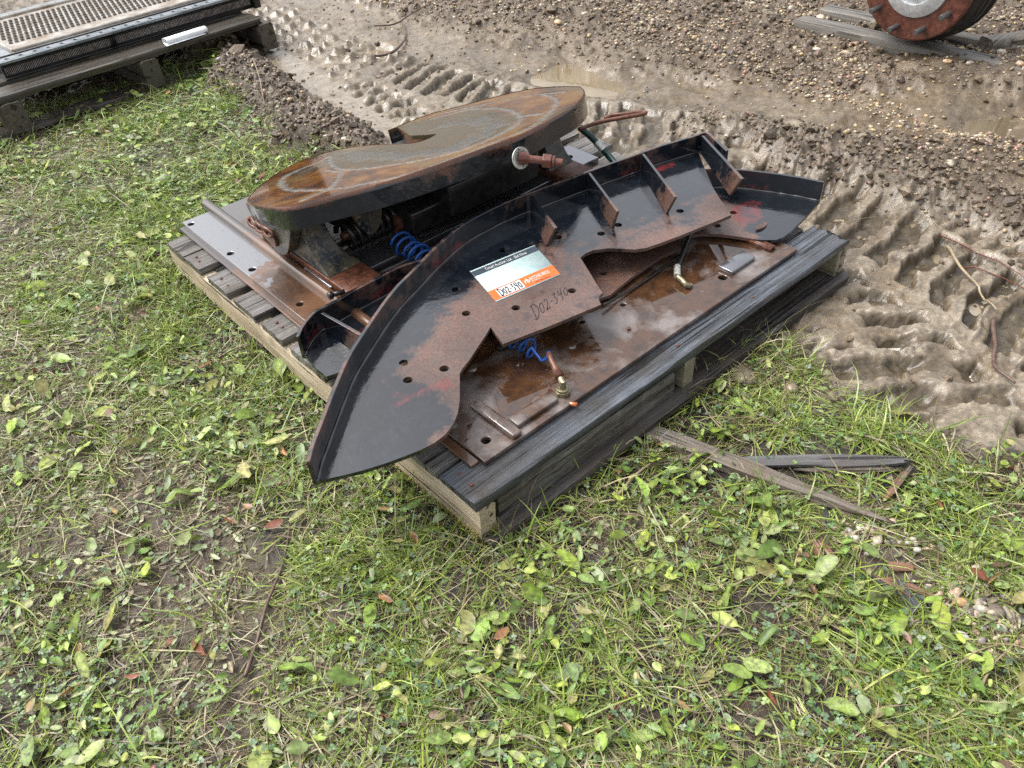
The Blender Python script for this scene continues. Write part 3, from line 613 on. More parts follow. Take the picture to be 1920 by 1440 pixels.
clover(x, y, A.uniform(.0035, .0085, n), A.uniform(.004, .028, n), pick([(.095, .18, .055), (.14, .24, .07), (.08, .145, .06), (.19, .29, .085), (.14, .21, .12)], n, .2))

# ------------------------------------------------------------------ the pallet under the load
def framed(name, label, cat, u, v, z, group=None):
    t = thing(name, label, cat, W(u, v, z), YAW, group); return t, np.array([u, v, z], float)
pal, po = framed('wooden_pallet', 'large weathered wooden pallet carrying the rusty fifth wheel parts', 'pallet', .72, .76, 0)
def pk(name, p0, p1, w, t, mat, sd_, **k):
    V, Fc = plank(p0, p1, w, t, sd_, **k); return mesh(name, V, Fc, mat, pal, off=po, sharp=50)
for i, (v0, v1, u1, zt) in enumerate([(0, .119, 1.437, .130), (.128, .257, 1.40, .1285), (.30, .41, 1.43, .129), (.445, .568, 1.42, .129), (.589, .623, 1.44, .128), (.623, .758, 1.43, .1295), (.798, .911, 1.42, .129), (.949, 1.076, 1.455, .130), (1.115, 1.243, 1.45, .129), (1.295, 1.405, 1.44, .1285), (1.409, 1.526, 1.43, .130), (1.542, 1.588, 1.40, .129)]):
    w = v1-v0; u0 = -.003 if i < 11 else .12
    pk('deck_board', (u0, (v0+v1)/2, zt), (u1, (v0+v1)/2, zt), w, .021, DECK_F if i in (0,) else DECK_U, 10+i, jag=(.004, .03 if i < 2 else .012), rough=.003, grain=.0016)
for i, (u0, w, mt) in enumerate([(.024, .046, STR_P), (.700, .040, STR_D), (1.405, .044, STR_D)]):
    pk('stringer', (u0, -.002, .107), (u0, 1.54, .107), w, .088, mt, 40+i, rough=.003 if i else .0045, grain=.001)
ROT = m_wood('rotten_grey_slab', 0, (.035, .031, .028), (.19, .18, .165), (.085, .066, .05), (.22, .5), 1., .9)
for i, (v0, w) in enumerate([(.030, .125), (.46, .11), (1.02, .11), (1.46, .12)]):
    pk('bottom_board', (.0, v0, .018 if i else .026), (1.40 if i else 1.44, v0, .018 if i else .026), w, .018 if i else .024, BOT, 60+i, rough=.004, jag=(.02, .03))
# broken side slab leaning inside the front edge, dark and rotten
pk('side_slab', (.052, .014, .104), (.655, .020, .094), .032, .092, ROT, 71, rough=.010, jag=(.02, .12), nl=80)
nb = MB()
for u, v in ((1.0, .03), (.93, .075), (.70, .04), (.03, .05), (.03, .09), (.02, 1.15), (.024, 1.2), (.02, 1.34), (.025, 1.37), (.03, .85), (.03, .88), (.02, .66), (.028, .71)):
    MB().tube([(u, v, .128), (u, v, .1325)], [.0045, .004], 8).build('nail', RUST, pal, po)
# moss on the corner of the near stringer
n = 1500; tt_ = A.random(n)**1.6; su = A.random(n) < .30
mu = np.where(su, A.uniform(-.005, .05, n), A.uniform(-.008, .0, n)); mv = np.where(su, A.uniform(-.012, -.003, n), tt_*.55); mz = np.where(su, A.uniform(.012, .045, n)*(.3+mu*16), .012+A.random(n)*.03*(1-tt_*.6))
V = []; C = []; Fm = []
for i in range(n):
    b = np.array([mu[i], mv[i], mz[i]]); d = np.array([A.normal(-.5, .5) if not su[i] else A.normal(0, .5), A.normal(0, .5) if not su[i] else A.normal(-.6, .4), A.normal(.4, .5)])*.006; s = np.cross(d, (0.3, .2, 1)); s = s/np.linalg.norm(s)*.0011
    k = len(V); V += [b-s, b+s, b+d]; Fm.append((k, k+1, k+2)); cc = pick([(.32, .30, .06), (.24, .24, .05), (.36, .27, .09), (.18, .17, .05)], 1)[0]; C += [(*cc, 1)]*3
mo = mesh('moss', np.array(V), Fm, MOSS, pal, off=po, attrs={'col': ('FLOAT_COLOR', np.array(C))}); mo['kind'] = 'stuff'; mo['label'] = 'yellow green moss on the near corner'

# ------------------------------------------------------------------ the fifth wheel and its bed
fwl, fo = framed('fifth_wheel', 'rusty truck fifth wheel with tilted round plate on its flat steel bed', 'fifth wheel', .66, .82, .13)
def fpart(name, V, Fc, mat, parent=fwl, sharp=35, bevel=0, attrs=None, smooth=True): return mesh(name, V, Fc, mat, parent, off=fo, sharp=sharp, bevel=bevel, attrs=attrs, smooth=smooth)
def rect(u0, u1, v0, v1, z): return [(u0, v0, z), (u1, v0, z), (u1, v1, z), (u0, v1, z)]
hL = [(PL(x, y, .152), .0105) for x, y in ((358, 420), (432, 475), (473, 505), (562, 570))]
# front strip, left rail, right rail, rear strip
fpart('front_plate', *slab(rect(.085, 1.268, .068, .40, .145), .012, [(PL(911, 825, .145), .011), (PL(1355, 520, .145), .012), (PL(1091, 603, .145), .008), (PL(1168, 571, .145), .008)]), RUSTW, bevel=.002)
fpart('lower_lip', *slab(rect(.060, .083, .085, 1.565, .139), .008), RAILB, bevel=.002)
fpart('side_rail', *slab(rect(.076, .170, .402, 1.572, .152), .016, hL), RAIL, bevel=.002)
fpart('side_rail', *slab(rect(1.185, 1.272, .402, 1.45, .150), .014), RAIL, bevel=.002)
fpart('inner_rail', *slab(rect(.20, .335, .402, 1.585, .1425), .010), m_rail('wet_inner_steel', .62, (.16, .15, .14)), bevel=.001)
b = MB()
b.tube([(.186, .402, .158), (.186, 1.615, .158)], .0165, 14); b.box((.168, .402, .134), (.204, 1.60, .158)); b.build('guide_bar', RAILB, fwl, fo, sharp=40)
b = MB(); b.box((.172, .072, .1455), (.200, .225, .159)); b.build('guide_bar', RUSTW, fwl, fo, bevel=.005)
b = MB(); b.box((1.196, .112, .1455), (1.201, .20, .158)); b.box((1.201, .112, .153), (1.216, .20, .158)); b.box((1.216, .112, .1455), (1.221, .20, .158)); b.build('guide_bar', RUST, fwl, fo)
b = MB(); b.box((.205, .092, .1455), (.332, .126, .157)); b.build('stop_block', RUSTW, fwl, fo, bevel=.002)
b = MB(); b.box((1.028, .120, .1455), (1.136, .166, .157)); b.build('stop_block', RAILR, fwl, fo, bevel=.002)
fpart('rear_plate', *slab(rect(.204, 1.290, .868, 1.014, .165), .030, [((1.225, .945, .165), .012)]), RAILR, bevel=.002)
fpart('middle_plate', *slab(rect(.345, 1.15, .46, .835, .141), .010), m_wetrust('speckled_steel', (.075, .045, .025), (.03, .021, .016), (.085, .065, .05), 2.5), bevel=.002)
b = MB(); b.box((.345, .842, .131), (1.15, .862, .152)); b.build('cross_bar', DARK, fwl, fo)
b = MB(); b.tube([PL(935, 655, .150), PL(1060, 596, .150), PL(1180, 520, .150)], .006, 8); b.build('seam_bar', DARK, fwl, fo)
# tilted coupler plate
BE, Z0, V0 = .27, .37, 1.05; NP = np.array([0, BE, 1.]); CP = Z0+BE*V0; NU = NP/np.linalg.norm(NP)
def TP(x, y, d=0.): return QL(x, y, NP, CP+d)
edge_px = [(465, 374), (485.6, 351), (532.5, 317.5), (589, 293), (652.5, 277), (705, 272), (735, 271), (772, 268.5), (800, 261), (817, 252), (800, 253.5), (769, 255), (746, 239.5), (728, 245), (757, 233), (795, 218), (825, 209), (870, 197.5), (926, 182.5), (982, 169.4), (1039, 163), (1087, 163), (1094, 170), (1091, 182), (1072, 201), (1035, 222), (982, 250), (926, 271), (870, 291), (795, 317.5), (739, 336), (682, 353), (607.5, 372), (545, 388), (506, 387), (475, 381)]
tp = [TP(*e) for e in edge_px]
sm = spline(tp[:7], 3)[:-1]+spline(tp[6:10], 3)[:-1]+tp[9:13]+spline(tp[13:22], 3)[:-1]+spline(tp[21:], 4)
V, Fc = slab(sm, .012, (), NP, .011)
V = np.array(V); x, y, _d = proj(np.array([W(*p) for p in V]))
def L2(pts): return [tuple(TP(*p)[:2]) for p in pts]
uv = V[:, :2]; U_, V_ = uv[:, 0], uv[:, 1]
lines = [[(532, 352), (527, 340), (545, 325), (600, 302), (617, 292)], [(532, 352), (560, 357), (640, 352), (680, 345), (760, 328), (840, 300), (930, 265), (1000, 236), (1036, 205), (1044, 190), (1030, 180), (1000, 178), (900, 197), (830, 212)], [(640, 322), (622, 350), (566, 375)], [(617, 292), (625, 312), (660, 318), (760, 305), (860, 283), (930, 255), (972, 230), (972, 215), (940, 204), (880, 205), (800, 226)], [(610, 320), (640, 322)], [(972, 218), (1010, 214)], [(1000, 178), (1060, 172)]]
ln = np.full(len(V), 9.)
for l in lines: ln = np.minimum(ln, polydist(U_, V_, [tuple(p) for p in spline(L2(l), 3)])[0])
lw = sstep(.009, .004, ln+(fbm(U_*60, V_*60, 2, 5)-.5)*.005)
SPL = L2([(560, 312), (617, 292), (625, 315), (680, 318), (860, 283), (960, 240), (972, 218), (940, 204), (880, 205), (800, 226), (728, 245), (760, 262), (700, 275), (620, 285)])
sgd = polydist(U_, V_, SPL+[SPL[0]])[0]*np.where(inpoly(U_, V_, SPL), 1, -1); slur = sstep(-.02, .02, sgd+(fbm(U_*14, V_*14, 4, 25)-.5)*.10)
sp_ = polydist(U_, V_, L2([(660, 290), (760, 292), (850, 278), (900, 255), (930, 232), (900, 222), (830, 235)]))[0]; chunk = sstep(.05, .01, sp_+(fbm(U_*25, V_*25, 3, 15)-.5)*.07)
m = N('coupler_top'); lnA, slA, chA = m.attr('line'), m.attr('slurry'), m.attr('chunk'); n1 = m.noise(7, 6, .65, dist=.6); n2 = m.noise(42, 5, .65); n3 = m.noise(260, 3)
c = m.mix(m.ramp(n1, [(.36, 0.), (.50, .5), (.64, 1.)]), (.030, .015, .009), (.21, .075, .016)); c = m.mix(m.ramp(n1, [(.5, 0.), (.66, 1.)]), c, (.15, .105, .030)); c = m.mix(m.ramp(m.noise(3, 3), [(.5, 0.), (.6, .7)]), c, (.085, .075, .045))
c = m.mix(m.math('MULTIPLY', slA, m.ramp(n1, [(.30, .55), (.6, 1.)])), c, (.050, .046, .027)); c = m.mix(m.math('MULTIPLY', chA, m.ramp(n2, [(.42, .0), (.5, .9)])), c, (.055, .06, .062)); c = m.mix(m.math('MULTIPLY', lnA, .8), c, (.15, .155, .15))
rough = m.math('ADD', .03, m.math('MULTIPLY', m.math('MAXIMUM', chA, lnA), .16))
hh = m.math('ADD', m.math('MULTIPLY', m.math('MAXIMUM', chA, m.math('MULTIPLY', lnA, 1.)), n2), m.math('MULTIPLY', n3, .012))
TOPM = m.set(c, rough, 0, m.bump(hh, 1., .008), .5, .35, .02)
top = fpart('coupler_plate', V, Fc, TOPM, attrs={'line': ('FLOAT', lw), 'slurry': ('FLOAT', slur), 'chunk': ('FLOAT', chunk)}, sharp=40)
# its deep rim follows the outline
cen = np.mean(sm, 0); Vr = []; ns_ = len(sm)
dep = []
for p in sm:
    th = .062 if p[1] < 1.0 else .045
    dep.append(th)
for p, th in zip(sm, dep):
    t = p-cen; t /= np.linalg.norm(t); o_ = t*.004
    Vr += [p+o_*.3+NU*.0012, p+o_-NU*.003, p+o_-NU*.014, p+o_-NU*th, p-t*.016-NU*th, p-t*.016-NU*.010]
Fr = [(i*6+k, ((i+1) % ns_)*6+k, ((i+1) % ns_)*6+k+1, i*6+k+1) for i in range(ns_) for k in range(5)]
Vr = np.array(Vr); wearr = .18+1.1*(fbm(Vr[:, 0]*6, Vr[:, 1]*6, 3, 3)-.5)+np.tile([.75, .62, .1, -.12, -.1, 0], ns_)+.8*((Vr[:, 0] > .62)*(Vr[:, 0] < .82)*(Vr[:, 1] > 1.03)*(Vr[:, 1] < 1.30))
fpart('rim', Vr, Fr, m_paint('rim_paint', (.17, .062, .03)), parent=fwl, attrs={'wear': ('FLOAT', wearr), 'red': ('FLOAT', np.zeros(len(Vr)))}, sharp=50)
b = MB(); b.box((.50, .86, .20), (1.0, 1.30, .275)); b.box((.60, .80, .24), (.95, .98, .345)); b.box((.33, 1.0, .24), (1.15, 1.12, .30)); b.build('shadow_fill_box', DARK, fwl, fo, bevel=.01)  # boxes added beneath the plate to fill the gap with shadow
# ears of the coupler plate, with the pivot pins
def earpts(u): return [(u, .968, .352), (u, .975, .315), (u, .995, .275), (u, 1.03, .225), (u, 1.06, .200), (u, 1.10, .192), (u, 1.145, .205), (u, 1.19, .235), (u, 1.225, .27), (u, 1.235, .305), (u, 1.15, .322)]
for sgn, u0 in ((1, .176), (-1, 1.225)):
    pts = earpts(u0); V, Fc = slab(spline(pts, 2), .034*sgn, (), (-1, 0, 0)); 
    fpart('pivot_ear', V, Fc, CAST, bevel=.010, smooth=True, sharp=50)
    b = MB(); b.tube([(u0-.010*sgn, 1.098, .240), (u0+.05*sgn, 1.098, .240)], .024, 20); b.build('pivot_pin', RUST, fwl, fo, sharp=40, bevel=.002)
# pedestal castings on their base blocks
for sgn, uo in ((1, .2085), (-1, 1.190)):
    b = MB(); x0, x1 = sorted((uo, uo+sgn*.118)); b.box((x0, .79, .1435), (x1, 1.27, .183)); b.build('pedestal_base', RUST, fwl, fo, bevel=.003)
    Vp = []; rings = [(.1835, .885, 1.24, .003, .118), (.188, .895, 1.23, .003, .115), (.200, .915, 1.20, .003, .100), (.222, .935, 1.17, .003, .086), (.255, .955, 1.14, .003, .077), (.29, .965, 1.12, .003, .072), (.322, .968, 1.11, .003, .070)]
    for z, a, c_, d0, d1 in rings:
        a0, a1 = uo+sgn*d0, uo+sgn*d1
        Vp += [(a0, a, z), ((a0+a1)/2, a-.004, z), (a1, a, z), (a1, (a+c_)/2, z), (a1, c_, z), ((a0+a1)/2, c_, z), (a0, c_, z), (a0, (a+c_)/2, z)]
    Fp = [(i*8+k, i*8+(k+1) % 8, i*8+8+(k+1) % 8, i*8+8+k) for i in range(6) for k in range(8)]+[tuple(range(7, -1, -1)), tuple(48+k for k in range(8))]
    if sgn < 0: Fp = [f[::-1] for f in Fp]
    fpart('pedestal', Vp, Fp, CAST, bevel=.008, sharp=50)
b = MB()
for i in range(3):                # chain links on the near ear
    c0 = np.array([.155, 1.165-.040*i, .272+.003*i]); pts = [c0+np.array([.004*math.sin(w*2+i), .030*math.cos(w), .013*math.sin(w)]) for w in np.linspace(0, 2*math.pi, 17)]; b.tube(pts, .0055, 8, False)
b.build('chain', RUST, fwl, fo)
b = MB(); b.tube([(.205, .79, .188), (.170, .80, .188)], [.007, .007], 8); b.tube([(.172, .80, .188), (.160, .802, .188)], [.012, .012], 6); b.build('bolt', DARK, fwl, fo)
# spring, lug, cylinder
b = MB(); hp = []
for k in range(0, 9*16+1):
    w = k/16*2*math.pi; hp.append((.335+.225*k/(9*16), .985+.040*math.cos(w), .222+.040*math.sin(w)))
b.tube(hp, .0085, 8); b.build('coil_spring', DARK, fwl, fo)
b = MB(); b.tube([(.33, .985, .222), (.60, .985, .222)], .012, 10); b.build('spring_rod', RUST, fwl, fo)
lug = [QL(x, y, (0, 1, 0), .915) for x, y in ((664, 388), (666, 408), (676, 425), (690, 439), (702, 437), (712, 424), (716, 405), (716, 384))]
V, Fc = slab(spline(lug, 3), .022, (), (0, -1, 0)); fpart('spring_lug', V, Fc, CAST, bevel=.004)
b = MB(); p0, p1 = PL(762, 410, .215), PL(893, 362, .215); b.tube([p0, p1], .0235, 22); b.build('air_cylinder', GREY, fwl, fo, sharp=40, bevel=.002)
b = MB(); d = (p1-p0)/np.linalg.norm(p1-p0); b.tube([p0-d*.045, p0-d*.004], [.030, .0265], 20); b.build('cylinder_cap', RUST, fwl, fo, sharp=40); b = MB(); b.tube([p1+d*.003, p1+d*.014], [.0265, .0265], 20); b.build('cylinder_cap', RUST, fwl, fo, sharp=40)
# adjusting bolt through the rim
dn_ = np.array([0, -1, BE]); dn_ /= np.linalg.norm(dn_)
q0 = QL(974, 296, NP, CP-.032)
q0 = q0+dn_*0.0
def ring(c, d, r, r2, ln_): 
    b = MB(); b.tube([c, c+d*ln_, c+d*ln_, c+d*ln_*.6], [r, r, r2, r2], 24); return b
ring(q0+dn_*.004, dn_, .029, .022, .003).build('washer', ZINC, fwl, fo, sharp=30)
sdr = toL(P(1038, 296, .40))-q0
ax_ = np.array([.62, -.78, -.10]); ax_ /= np.linalg.norm(ax_)
MB().tube([q0, q0+ax_*.016, q0+ax_*.030], [.019, .016, .010], 16).tube([q0+ax_*.028, q0+ax_*.115], .0105, 14).build('adjusting_bolt', RUST2, fwl, fo, sharp=40)
MB().tube([q0+ax_*.062, q0+ax_*.086], .020, 6).build('nut', RUST2, fwl, fo, sharp=20, bevel=.002)
MB().tube([q0+ax_*.088, q0+ax_*.094], .016, 14).build('nut', RUST2, fwl, fo, sharp=20)
# release handle: flattened loop of rod
hp = [PL(1085, 243, .27), PL(1120, 230, .275), PL(1165, 221, .285), PL(1207, 213.5, .29), PL(1205, 210, .29), PL(1170, 214, .285), PL(1150, 216, .28), PL(1134, 222, .275)]
MB().tube(spline(hp, 4), .0072, 9).build('release_handle', RUST, fwl, fo)
hp = [PL(1090, 242, .26), PL(1106, 255, .235), PL(1126, 275, .20), PL(1146, 298, .17), PL(1170, 325, .15)]
MB().tube(spline(hp, 4), .0115, 12).build('green_hose', TEAL, fwl, fo)
MB().tube([hp[1]+(hp[2]-hp[1])*.6, hp[2]+(hp[3]-hp[2])*.25], .0135, 14).build('hose_sleeve', ZINC, fwl, fo, sharp=40)
# blue coiled air line and its fittings
def helix(a, b_, r, turns, rr, name, lead=None, tail=None):
    a, b_ = np.array(a, float), np.array(b_, float); d = b_-a; L = np.linalg.norm(d); d /= L; s = np.cross(d, (0, 0, 1)); s /= np.linalg.norm(s); u = np.cross(s, d); pts = list(lead or [])
    for k in range(int(turns*20)+1):
        w = k/20*2*math.pi; f = k/(turns*20); pts.append(a+d*L*f+r*(.95+.1*math.sin(w*.37))*(math.cos(w)*s+math.sin(w)*u))
    return MB().tube(pts+list(tail or []), rr, 10).build(name, BLUE, fwl, fo)
helix(PL(749, 452, .19), PL(806, 492, .175), .031, 5.0, .0047, 'coiled_air_line')
t0 = PL(1026, 668, .172)
helix(PL(952, 628, .182), PL(1003, 657, .178), .023, 3.15, .0040, 'coiled_air_line', tail=spline([PL(1012, 676, .166), PL(1024, 673, .176), PL(1030, 660, .20)], 4)[1:])
ep = [PL(1029, 662, .205), PL(1034, 676, .198), PL(1041, 690, .19)]; ep2 = PL(1049, 706, .182)
MB().tube([ep[0], ep[1], ep[2], ep2], [.006, .0068, .0085, .0125], 14).build('hose_end', RUST, fwl, fo)
nu = PL(1055, 737, .146)
MB().tube([nu, nu+[0, 0, .010]], .019, 6).tube([nu+[0, 0, .010], nu+[0, 0, .016]], .0145, 14).build('hex_fitting', BRASS, fwl, fo, sharp=20, bevel=.001)
MB().tube([nu+[0, 0, .014], nu+[0, 0, .034], (nu+[0, 0, .034])*.35+ep2*.65], [.0085, .0085, .0075], 10).build('elbow_fitting', BRASS, fwl, fo, sharp=30)
ct = PL(1069, 757, .140); MB().tube([ct+[0, .02, -.004], ct, ct+[.004, -.018, .006]], .0055, 10).build('copper_stub', COPPER, fwl, fo)
hp = [PL(1300, 430, .16), PL(1288, 455, .165), PL(1276, 485, .165), PL(1270, 500, .163)]
MB().tube(spline(hp, 4), .0075, 10).build('black_hose', RUBB, fwl, fo)
MB().tube([PL(1270, 500, .163), PL(1270, 518, .162)], .0095, 12).build('hose_sleeve', ZINC, fwl, fo, sharp=40)
MB().tube(spline([PL(1270, 518, .162), PL(1277, 524, .161), PL(1286, 533, .158), PL(1292, 537, .150)], 3), [.0075]*10, 10).build('elbow_fitting', BRASS, fwl, fo)
c0 = PL(1292, 538, .1455); MB().tube([c0, c0+[0, 0, .008]], .010, 6).build('bolt', BRASS, fwl, fo, sharp=20, bevel=.001)
MB().tube(spline([PL(1130, 573, .16), PL(1180, 545, .152), PL(1240, 505, .150), PL(1272, 480, .155)], 3), .0035, 6).build('rod', DARK, fwl, fo)

# ------------------------------------------------------------------ the two curved, flanged plates
def plate_thing(name, label, zt, outline_px, holes_px, hr, flange_px, flange_z, fh, gus, wearf, th=.0095, extra=None):
    out = [PL(x, y, zt) for x, y in outline_px]; c = np.mean(out, 0)
    t, o = framed(name, label, 'steel plate', c[0], c[1], zt-th, 'curved flanged steel plates on the pallet')
    V, Fc = slab(out, th, [(PL(x, y, zt), hr) for x, y in holes_px], (0, 0, 1), .014); V = np.array(V)
    px, py, _ = proj(np.array([W(*p) for p in V])); w, r = wearf(px, py, V)
    mesh('base_plate', V, Fc, PAINT, t, off=o, sharp=40, attrs={'wear': ('FLOAT', w), 'red': ('FLOAT', r)}, bevel=.0012)
    fb = [PL(x, y, flange_z) for x, y in flange_px]; fb = spline(fb, 4)
    for p in fb: p[2] = zt-th
    fhs = [fh+th]*len(fb)
    V, Fc = wall(fb, fhs, .009, 1); V = np.array(V); hgt = (V[:, 2]-zt)/fh
    w = .26+.25*sstep(.8, 1.0, hgt)*(fbm(V[:, 0]*8, V[:, 1]*8, 2, 9) > .42)+.5*(fbm(V[:, 0]*5, V[:, 1]*5, 3, 19)-.45)
    r = .16+1.1*(fbm(V[:, 0]*4.5, V[:, 1]*4.5, 3, 29)-.42)*1.5-.5*sstep(.85, 1., hgt)
    mesh('flange', V, Fc, PAINT, t, off=o, sharp=35, attrs={'wear': ('FLOAT', w), 'red': ('FLOAT', r)}, bevel=.0012)
    # weld bead where the flange meets the plate
    wl = [p+np.array([0, 0, th+.0005]) for p in fb]; off_ = []
    for i in range(len(wl)):
        tt = wl[min(i+1, len(wl)-1)]-wl[max(i-1, 0)]; tt /= np.linalg.norm(tt); off_.append(wl[i]-np.array([-tt[1], tt[0], 0])*.002)
    MBw = MB().tube(off_, [.0042+.0012*math.sin(i*1.7) for i in range(len(off_))], 8); Vw = np.array(MBw.V)
    mesh('weld_bead', Vw, MBw.F, PAINT, t, off=o, attrs={'wear': ('FLOAT', np.full(len(Vw), .1)), 'red': ('FLOAT', np.full(len(Vw), .1))})
    for (a, b_, c_) in gus:       # gusset: top back, top front, bottom front
        A_ = PL(*a, zt+fh); B_ = PL(*b_, zt+fh); C_ = PL(*c_, zt+.0005); D_ = A_.copy(); D_[2] = zt+.0005; D_ = D_+(C_-D_)*.0
        dd = B_-A_; dd[2] = 0; nn = np.array([-dd[1], dd[0], 0]); nn = nn/np.linalg.norm(nn)*.0045
        V = [A_-nn, B_-nn, C_-nn, D_-nn, A_+nn, B_+nn, C_+nn, D_+nn]
        Fc = [(0, 1, 2, 3), (7, 6, 5, 4), (0, 4, 5, 1), (1, 5, 6, 2), (2, 6, 7, 3), (3, 7, 4, 0)]
        g_ = [[0, 0, 0]]; k = 7; VV = []; FF = []
        for i in range(k+1):      # subdivide along its length for the paint masks
            f = i/k; VV += [V[0]*(1-f)+V[1]*f, V[3]*(1-f)+V[2]*f, V[7]*(1-f)+V[6]*f, V[4]*(1-f)+V[5]*f]
        for i in range(k):
            for j in range(4): FF.append((i*4+j, i*4+(j+1) % 4, i*4+4+(j+1) % 4, i*4+4+j))
        FF += [(3, 2, 1, 0), tuple(k*4+j for j in range(4))]
        f = np.repeat(np.arange(k+1)/k, 4)
        mesh('gusset', VV, FF, PAINT, t, off=o, sharp=35, attrs={'wear': ('FLOAT', .22+.62*f**2), 'red': ('FLOAT', np.full(len(f), .25))}, bevel=.001)
        wb = MB().tube([D_+(C_-D_)*q+nn*1.3+np.array([0, 0, .001]) for q in np.linspace(.03, .97, 14)], [.0035+.001*math.sin(q*2.3) for q in range(14)], 7); Vw = np.array(wb.V)
        mesh('weld_bead', Vw, wb.F, PAINT, t, off=o, attrs={'wear': ('FLOAT', np.full(len(Vw), .1)), 'red': ('FLOAT', np.full(len(Vw), .0))})
    return t, o

ZU, ZL = .240, .163
upper_in = [(594, 902), (640, 892), (680, 882), (725, 868), (760, 855), (790, 843), (815, 830), (835, 815), (850, 795), (858, 775), (862, 750), (862, 725), (862, 700), (868, 690), (880, 675), (895, 652), (910, 630), (920, 613), (931, 629), (943, 645), (1029, 612), (1127, 571), (1123, 562), (1124, 554), (1130, 549), (1120, 535), (1110, 518), (1099, 500), (1088, 483), (1098, 475), (1112, 469), (1140, 465.5), (1165, 466), (1190, 468), (1211, 465), (1240, 455), (1275, 442), (1312, 427), (1350, 412), (1371, 403), (1362, 390), (1350, 373), (1337, 352)]
upper_weld = [(1309, 286), (1297, 289), (1237, 307), (1185, 326), (1132, 345), (1076, 366), (1016, 388), (963, 409), (919, 430), (872, 457), (826, 497), (779, 547), (752, 575), (725, 611), (690, 665), (664, 709), (640, 767), (615, 835), (602, 870)]
tmp = spline([(a, b_) for a, b_ in upper_weld], 2)
def wear_u(px, py, V):
    d = polydist(px, py, [tuple(p) for p in tmp])[0]
    w = sstep(20, 95, d)*.75
    w = np.where(px > 1060, sstep(25, 120, d)*.52+.05, w)                                  # right half stays black with worn speckle
    w = w*(1-.95*sstep(150, 70, np.hypot((px-690)/1.3, (py-830)/1.0)))                      # black tip
    w = np.maximum(w, .75*sstep(60, 20, np.hypot((px-840)/1.2, py-830)))
    w = np.where(py > 720, w-.28*sstep(70, 20, np.hypot((px-800)/1.2, (py-765))), w)
    w = np.maximum(w, .8*sstep(30, 8, polydist(px, py, [(1370, 405), (1275, 440), (1210, 462)])[0])); w = np.maximum(w, .85*sstep(55, 15, np.hypot(px-1350, py-385)))
    r = .62*sstep(26, 4, polydist(px, py, [(724, 720), (745, 752), (790, 735), (860, 712)])[0])+.15*sstep(60, 10, np.hypot(px-1350, py-380))
    r = np.maximum(r, .75*sstep(12, 3, polydist(px, py, [(1225, 318), (1262, 309)])[0])); r = np.maximum(r, .8*sstep(8, 3, np.hypot(px-1281, py-320)))
    return w, r
up_, uo_ = plate_thing('curved_flanged_plate', 'upper curved steel plate carrying the auction sticker, pointed end at left', ZU, upper_in+upper_weld,
    [(943, 469), (855, 543), (874, 587.5), (967, 577), (1072, 545), (1046.6, 444.7), (1127, 438), (1159, 421.7), (1275, 395.6), (757, 680), (764.7, 712.5), (832.8, 691)], .0112,
    [(594, 903), (602, 870), (615, 835), (640, 767), (664, 709), (690, 665), (725, 611), (752, 575), (779, 547), (826, 497), (872, 457), (919, 430), (963, 409), (1016, 388), (1076, 366), (1132, 345), (1185, 326), (1237, 307), (1297, 289), (1320, 281), (1331, 290), (1357, 316)], ZU, .058,
    [((996, 367), (1043, 427), (1026, 461)), ((1105, 324), (1159, 396), (1149, 427)), ((1206, 288), (1268, 369), (1251, 400)), ((1318, 254), (1393, 335), (1370, 366))], wear_u)
# lower plate: the mirror twin, mostly hidden
low_fl = [(1537, 377), (1500, 369), (1470, 364), (1444, 360), (1384, 353), (1331, 352), (1270, 360), (1180, 385), (1060, 428), (930, 478), (850, 508), (766, 533), (720, 556), (675, 580), (640, 601), (604, 620), (582, 645), (572, 667)]
low_in = [(592, 690), (612, 706), (660, 690), (740, 640), (840, 640), (930, 610), (1010, 600), (1144, 553), (1150, 548), (1185, 519), (1237, 482), (1283, 462), (1270, 447), (1312, 438), (1350, 439), (1387, 444), (1425, 450), (1455, 450), (1470, 444), (1485, 432), (1507, 410), (1525, 391)]
def wear_l(px, py, V):
    d = polydist(px, py, [tuple(p) for p in low_fl])[0]
    w = .10+.75*sstep(60, 15, np.hypot((px-1350)/1.3, py-405))+.7*sstep(16, 4, polydist(px, py, [(1270, 447), (1387, 444), (1455, 450)])[0]); w = np.maximum(w, .95*sstep(1300, 1270, px))
    r = .74*sstep(48, 10, np.hypot((px-1400)/1.3, py-400)); return (w*(px < 1420)+(w*.5)*(px >= 1420))*sstep(700, 1000, px), np.maximum(r, .5*sstep(700, 690, px)*sstep(12, 4, polydist(px, py, [(640, 640), (760, 570)])[0]))
lo_, lo0 = plate_thing('curved_flanged_plate', 'lower curved steel plate under the stickered one, pointed end at right', ZL, low_in+low_fl,
    [(1375, 398.6), (1345, 423), (1131, 512)], .0105, low_fl[::-1], ZL, .062, [((604, 586), (677, 627), (664, 655))], wear_l)
